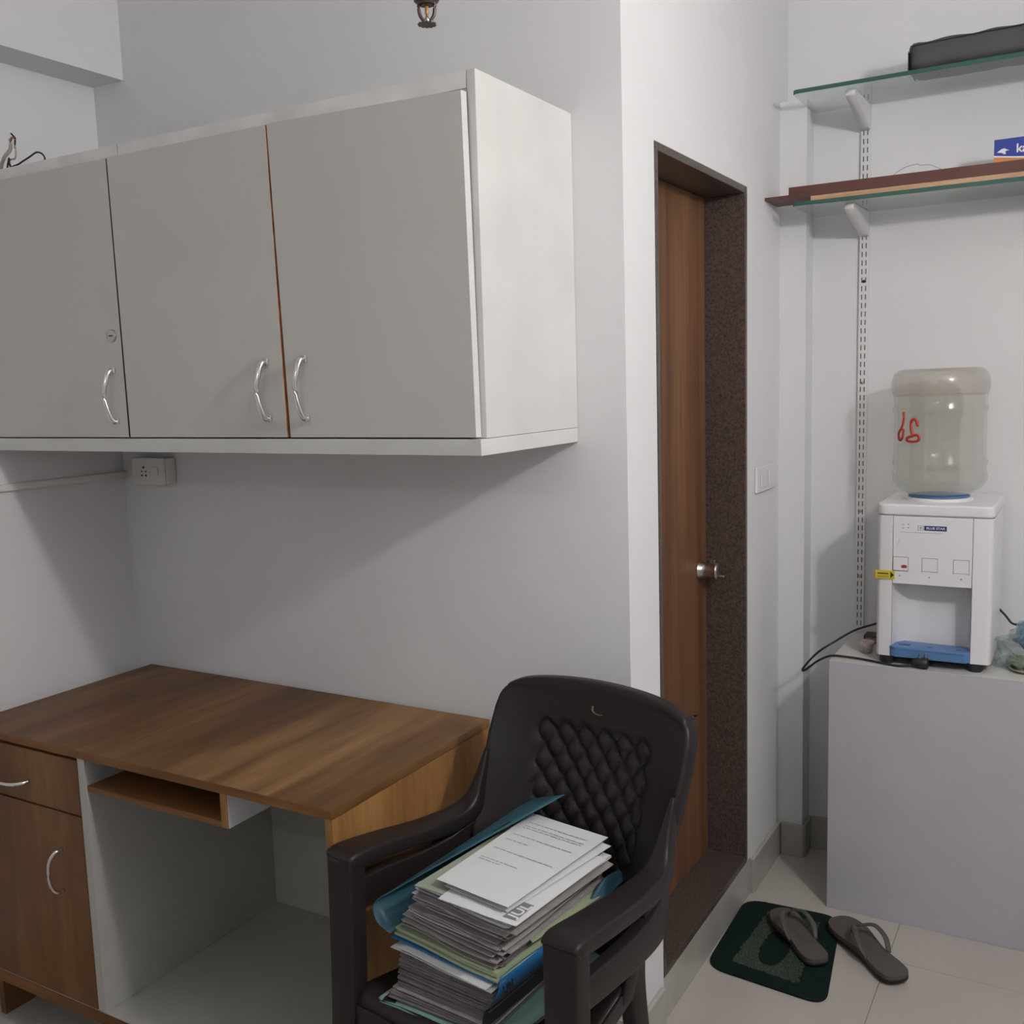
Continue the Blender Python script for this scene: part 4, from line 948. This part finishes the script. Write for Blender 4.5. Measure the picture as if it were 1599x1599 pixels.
# 3 creased white paper
o = obj('white_sheet', sheet_bm([(1.303, -0.552), (1.538, -0.588), (1.585, -0.245), (1.37, -0.21)], 0.5055, 0.0016, -0.002, wav=0.004, nx=12, ny=12, seed=4.2, dz=(0.004, 0.003, 0, 0)), 'paper', at=(1.45, -0.4, 0.506)); tag(o, 'creased white sheet jutting out above the black-spined file', 'paper')
o = obj('curled_sheet', sheet_bm([(1.328, -0.558), (1.530, -0.592), (1.58, -0.25), (1.37, -0.21)], 0.5120, 0.0012, 0.0, wav=0.003, nx=10, ny=10, seed=1.2, dz=(0.002, 0.001, 0, 0)), 'paper', at=(1.45, -0.4, 0.513)); tag(o, 'second white sheet with rounded corner just under the blue cover', 'paper')
# 4 bright blue plastic cover
t = thing('blue_file', 'bright blue plastic file with black lettering sticking out of right side', 'file', (1.47, -0.38, 0.519))
obj('cover', sheet_bm([(1.296, -0.540), (1.540, -0.578), (1.604, -0.205), (1.38, -0.18)], 0.5185, 0.0016, 0.0, wav=0.002, dz=(0, 0, 0.003, 0)), 'bluepl', t)
b = bmesh.new()
ft = [(1.5450, -0.5880, 0.4960), (1.5480, -0.5860, 0.5080), (1.5500, -0.5820, 0.5190), (1.5440, -0.5700, 0.5260)]
bt_ = [(1.6000, -0.2500, 0.5000), (1.6040, -0.2480, 0.5120), (1.6070, -0.2440, 0.5250), (1.5950, -0.2400, 0.5300)]
grid(3, 14, lambda u, v: (lambda q: Vector(ft[q]).lerp(Vector(bt_[q]), v) + Vector((0.0018 * math.sin(v * 11 + q), 0, 0)))(min(int(u * 3 + 0.01), 3)), b)
o = obj('side_flap', b, 'bluepl', t, smooth=True); sm = o.modifiers.new('s', 'SOLIDIFY'); sm.thickness = 0.0010
tb = text_bm('UN', 0.019, 0.0002, Matrix.Translation((1.5555, -0.560, 0.5085)) @ Matrix.Rotation(math.radians(80), 4, 'Z') @ Matrix.Rotation(math.radians(78), 4, 'X'), 0.0006)
obj('lettering', tb, 'black', t)
# 5 light green folders
t = thing('green_folders', 'pale green card folders in the middle of the paper stack', 'folder', (1.45, -0.39, 0.521))
for k_, (dx_, dz_, f_) in enumerate(((0, 0.5205, 0.0), (0.003, 0.5265, 0.004), (0.001, 0.5325, 0.002))):
    o = obj('cover', sheet_bm([(1.300 + dx_, -0.535 + f_), (1.545 - dx_, -0.578 + f_), (1.596, -0.240), (1.38, -0.19)], dz_, 0.0042, 0.0, wav=0.003, nx=10, ny=8, seed=k_ * 2.0, dz=(0.002, 0.0, 0.002, 0)), 'green', t)
# 6 main ragged bundle
t = thing('paper_bundle', 'thick ragged bundle of grey and white papers near top of the stack', 'papers', (1.45, -0.38, 0.538))
cs0 = [(1.312, -0.524), (1.540, -0.566), (1.578, -0.245), (1.385, -0.19)]
cs1 = [(1.358, -0.530), (1.556, -0.562), (1.590, -0.262), (1.405, -0.21)]
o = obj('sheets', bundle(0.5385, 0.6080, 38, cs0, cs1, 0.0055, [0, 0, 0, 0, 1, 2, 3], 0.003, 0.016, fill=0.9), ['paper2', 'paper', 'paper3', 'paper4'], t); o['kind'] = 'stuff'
o = obj('upper_sheets', bundle(0.6085, 0.6340, 13, [(1.352, -0.532), (1.566, -0.572), (1.606, -0.270), (1.405, -0.21)], [(1.362, -0.535), (1.572, -0.570), (1.614, -0.275), (1.41, -0.21)], 0.0055, [0, 0, 1], 0.002, 0.010, fill=0.9), ['paper', 'paper2'], t); o['kind'] = 'stuff'
obj('green_tab', sheet_bm([(1.50, -0.45), (1.570, -0.50), (1.612, -0.285), (1.50, -0.25)], 0.5590, 0.002, 0.0), 'green', t)
obj('white_fan', sheet_bm([(1.42, -0.56), (1.574, -0.583), (1.612, -0.285), (1.44, -0.25)], 0.6330, 0.0012, 0.0, wav=0.002, dz=(0, -0.004, 0, 0)), 'paper', t)
# 7 grey-green card
o = obj('card_cover', sheet_bm([(1.366, -0.556), (1.560, -0.568), (1.592, -0.250), (1.40, -0.22)], 0.6370, 0.0022, 0.0, wav=0.002, nx=8, ny=8, dz=(0.004, 0, 0, 0)), 'olive', at=(1.45, -0.4, 0.637)); tag(o, 'grey-green card just below the top white sheets', 'card')
# 8 printed sheet with JUL
t = thing('printed_sheet', 'white sheet with large grey block letters peeking out under the top page', 'paper', (1.50, -0.4, 0.643))
obj('page', sheet_bm([(1.43, -0.577), (1.594, -0.594), (1.628, -0.318), (1.44, -0.27)], 0.6430, 0.0008, 0.0, wav=0.001), 'paper', t)
rot = Matrix.Rotation(math.radians(80), 4, 'Z')
obj('ink_block', sheet_bm([(1.560, -0.578), (1.586, -0.580), (1.590, -0.525), (1.566, -0.522)], 0.64445, 0.0002, 0.0), 'inkgrey', t)
obj('lettering', text_bm('JUL', 0.026, 0.00015, Matrix.Translation((1.5785, -0.552, 0.6453)) @ rot, 0.0006, 0.050), 'white', t)
# 9 sheets under the top
o = obj('loose_page', sheet_bm([(1.42, -0.540), (1.562, -0.566), (1.618, -0.275), (1.44, -0.23)], 0.6468, 0.0010, 0.0, wav=0.002, seed=7), 'paper', at=(1.5, -0.4, 0.647)); tag(o, 'white page directly beneath the top page, slightly fanned to the right', 'paper')
# 10 top sheet with print
t = thing('top_page', 'typed white page lying topmost on the paper stack', 'paper', (1.49, -0.42, 0.65))
TC = [Vector((1.406, -0.545)), Vector((1.566, -0.571)), Vector((1.606, -0.262)), Vector((1.427, -0.233))]
obj('page', sheet_bm(TC, 0.6510, 0.0008, 0.0, wav=0.0005, nx=10, ny=10, dz=(0.007, 0.0065, 0.006, 0.007)), 'paper', t)
b = bmesh.new()
def tp(u, v):
    p = TC[0] * (1 - u) * (1 - v) + TC[1] * u * (1 - v) + TC[2] * u * v + TC[3] * (1 - u) * v
    return Vector((p.x, p.y, 0.6510 + 0.0066 + 0.0017))
for k_ in range(26):
    v_ = 0.93 - k_ * 0.026; L0 = 0.10; L1 = random.choice([0.9, 0.88, 0.6, 0.75, 0.4])
    if k_ not in (2, 4, 5, 9, 12, 17, 22, 23): continue
    u_ = L0
    while u_ < L1:
        w_ = random.uniform(0.03, 0.09)
        b.faces.new([b.verts.new(tp(*q)) for q in ((u_, v_), (min(L1, u_ + w_), v_), (min(L1, u_ + w_), v_ + 0.0065), (u_, v_ + 0.0065))])
        u_ += w_ + 0.015
o = obj('typed_lines', b, 'ink', t); o['kind'] = 'stuff'
# 11 teal plastic cover folded up on the left
t = thing('teal_cover', 'dark teal plastic file cover flipped up along left side of the stack', 'file cover', (1.33, -0.4, 0.53))
front = [(1.300, -0.548, 0.5300), (1.270, -0.546, 0.5430), (1.256, -0.540, 0.5640), (1.262, -0.535, 0.5800), (1.280, -0.530, 0.5930)]
back = [(1.355, -0.200, 0.540), (1.340, -0.200, 0.565), (1.350, -0.200, 0.620), (1.405, -0.205, 0.672), (1.496, -0.225, 0.708)]
fr = catmull(front, 4); bk = catmull(back, 4)
def tf(u, v):
    i = min(int(u * 16), 15); f = u * 16 - i
    a_ = fr[i].lerp(fr[i + 1], f); c_ = bk[i].lerp(bk[i + 1], f)
    return a_.lerp(c_, v)
o = obj('cover', grid(16, 14, tf), 'tealpl', t, smooth=True); sm = o.modifiers.new('s', 'SOLIDIFY'); sm.thickness = 0.0012
b = bmesh.new()
for v0_, v1_, u0_ in ((0.30, 0.42, 0.90), (0.62, 0.72, 0.93)):
    p = [tf(u0_, v0_), tf(u0_, v1_), tf(u0_ + 0.02, v1_), tf(u0_ + 0.02, v0_)]
    b.faces.new([b.verts.new(q + Vector((0.001, -0.001, 0.0015))) for q in p])
obj('slot_mark', b, 'black', o)
# blue scraps by the right arm
o = obj('blue_wrapper', sheet_bm([(1.588, -0.350), (1.622, -0.335), (1.645, -0.235), (1.598, -0.225)], 0.5620, 0.0015, 0.0, wav=0.03, nx=12, ny=12, seed=3, dz=(0, 0.0, 0.012, 0.012)), 'tealpl', at=(1.63, -0.26, 0.53)); tag(o, 'crumpled dark blue wrapper between papers and right chair arm', 'wrapper')

# ================================================================== LAMPS
t = thing('wall_bulb', 'white LED bulb in a holder on right-hand wall', 'lamp', (XR, BULB_AT.y, BULB_AT.z))
obj('holder', lathe([(0.035, 0), (0.035, -0.012), (0.020, -0.016), (0.018, -0.055)], (XR, BULB_AT.y, BULB_AT.z), 24, axis='x'), 'plate', t, smooth=True)
obj('bulb_cap', lathe([(0.019, -0.055), (0.022, -0.085)], (XR, BULB_AT.y, BULB_AT.z), 24, axis='x'), 'plate', t, smooth=True)
lo = bpy.data.objects.new('bulb_glow', bl); COL.objects.link(lo); lo.parent = t; lo.location = BULB_AT - Vector(t.location)
t = thing('fill_tube', 'white fill tube added on unseen wall behind the camera', 'lamp', (1.6, YF, 2.35))  # unseen lamp, added as soft fill for the room
obj('batten', box(0.95, 2.25, YF, YF + 0.03, 2.33, 2.37), 'plate', t, bevel=0.003)
obj('tube', lathe([(0.014, -0.60), (0.014, 0.60)], (1.6, YF + 0.055, 2.35), 16, axis='x'), 'frost', t, smooth=True)
for q in (-0.61, 0.60): obj('end_cap', box(1.6 + q, 1.61 + q, YF + 0.03, YF + 0.07, 2.335, 2.365), 'plate', t)
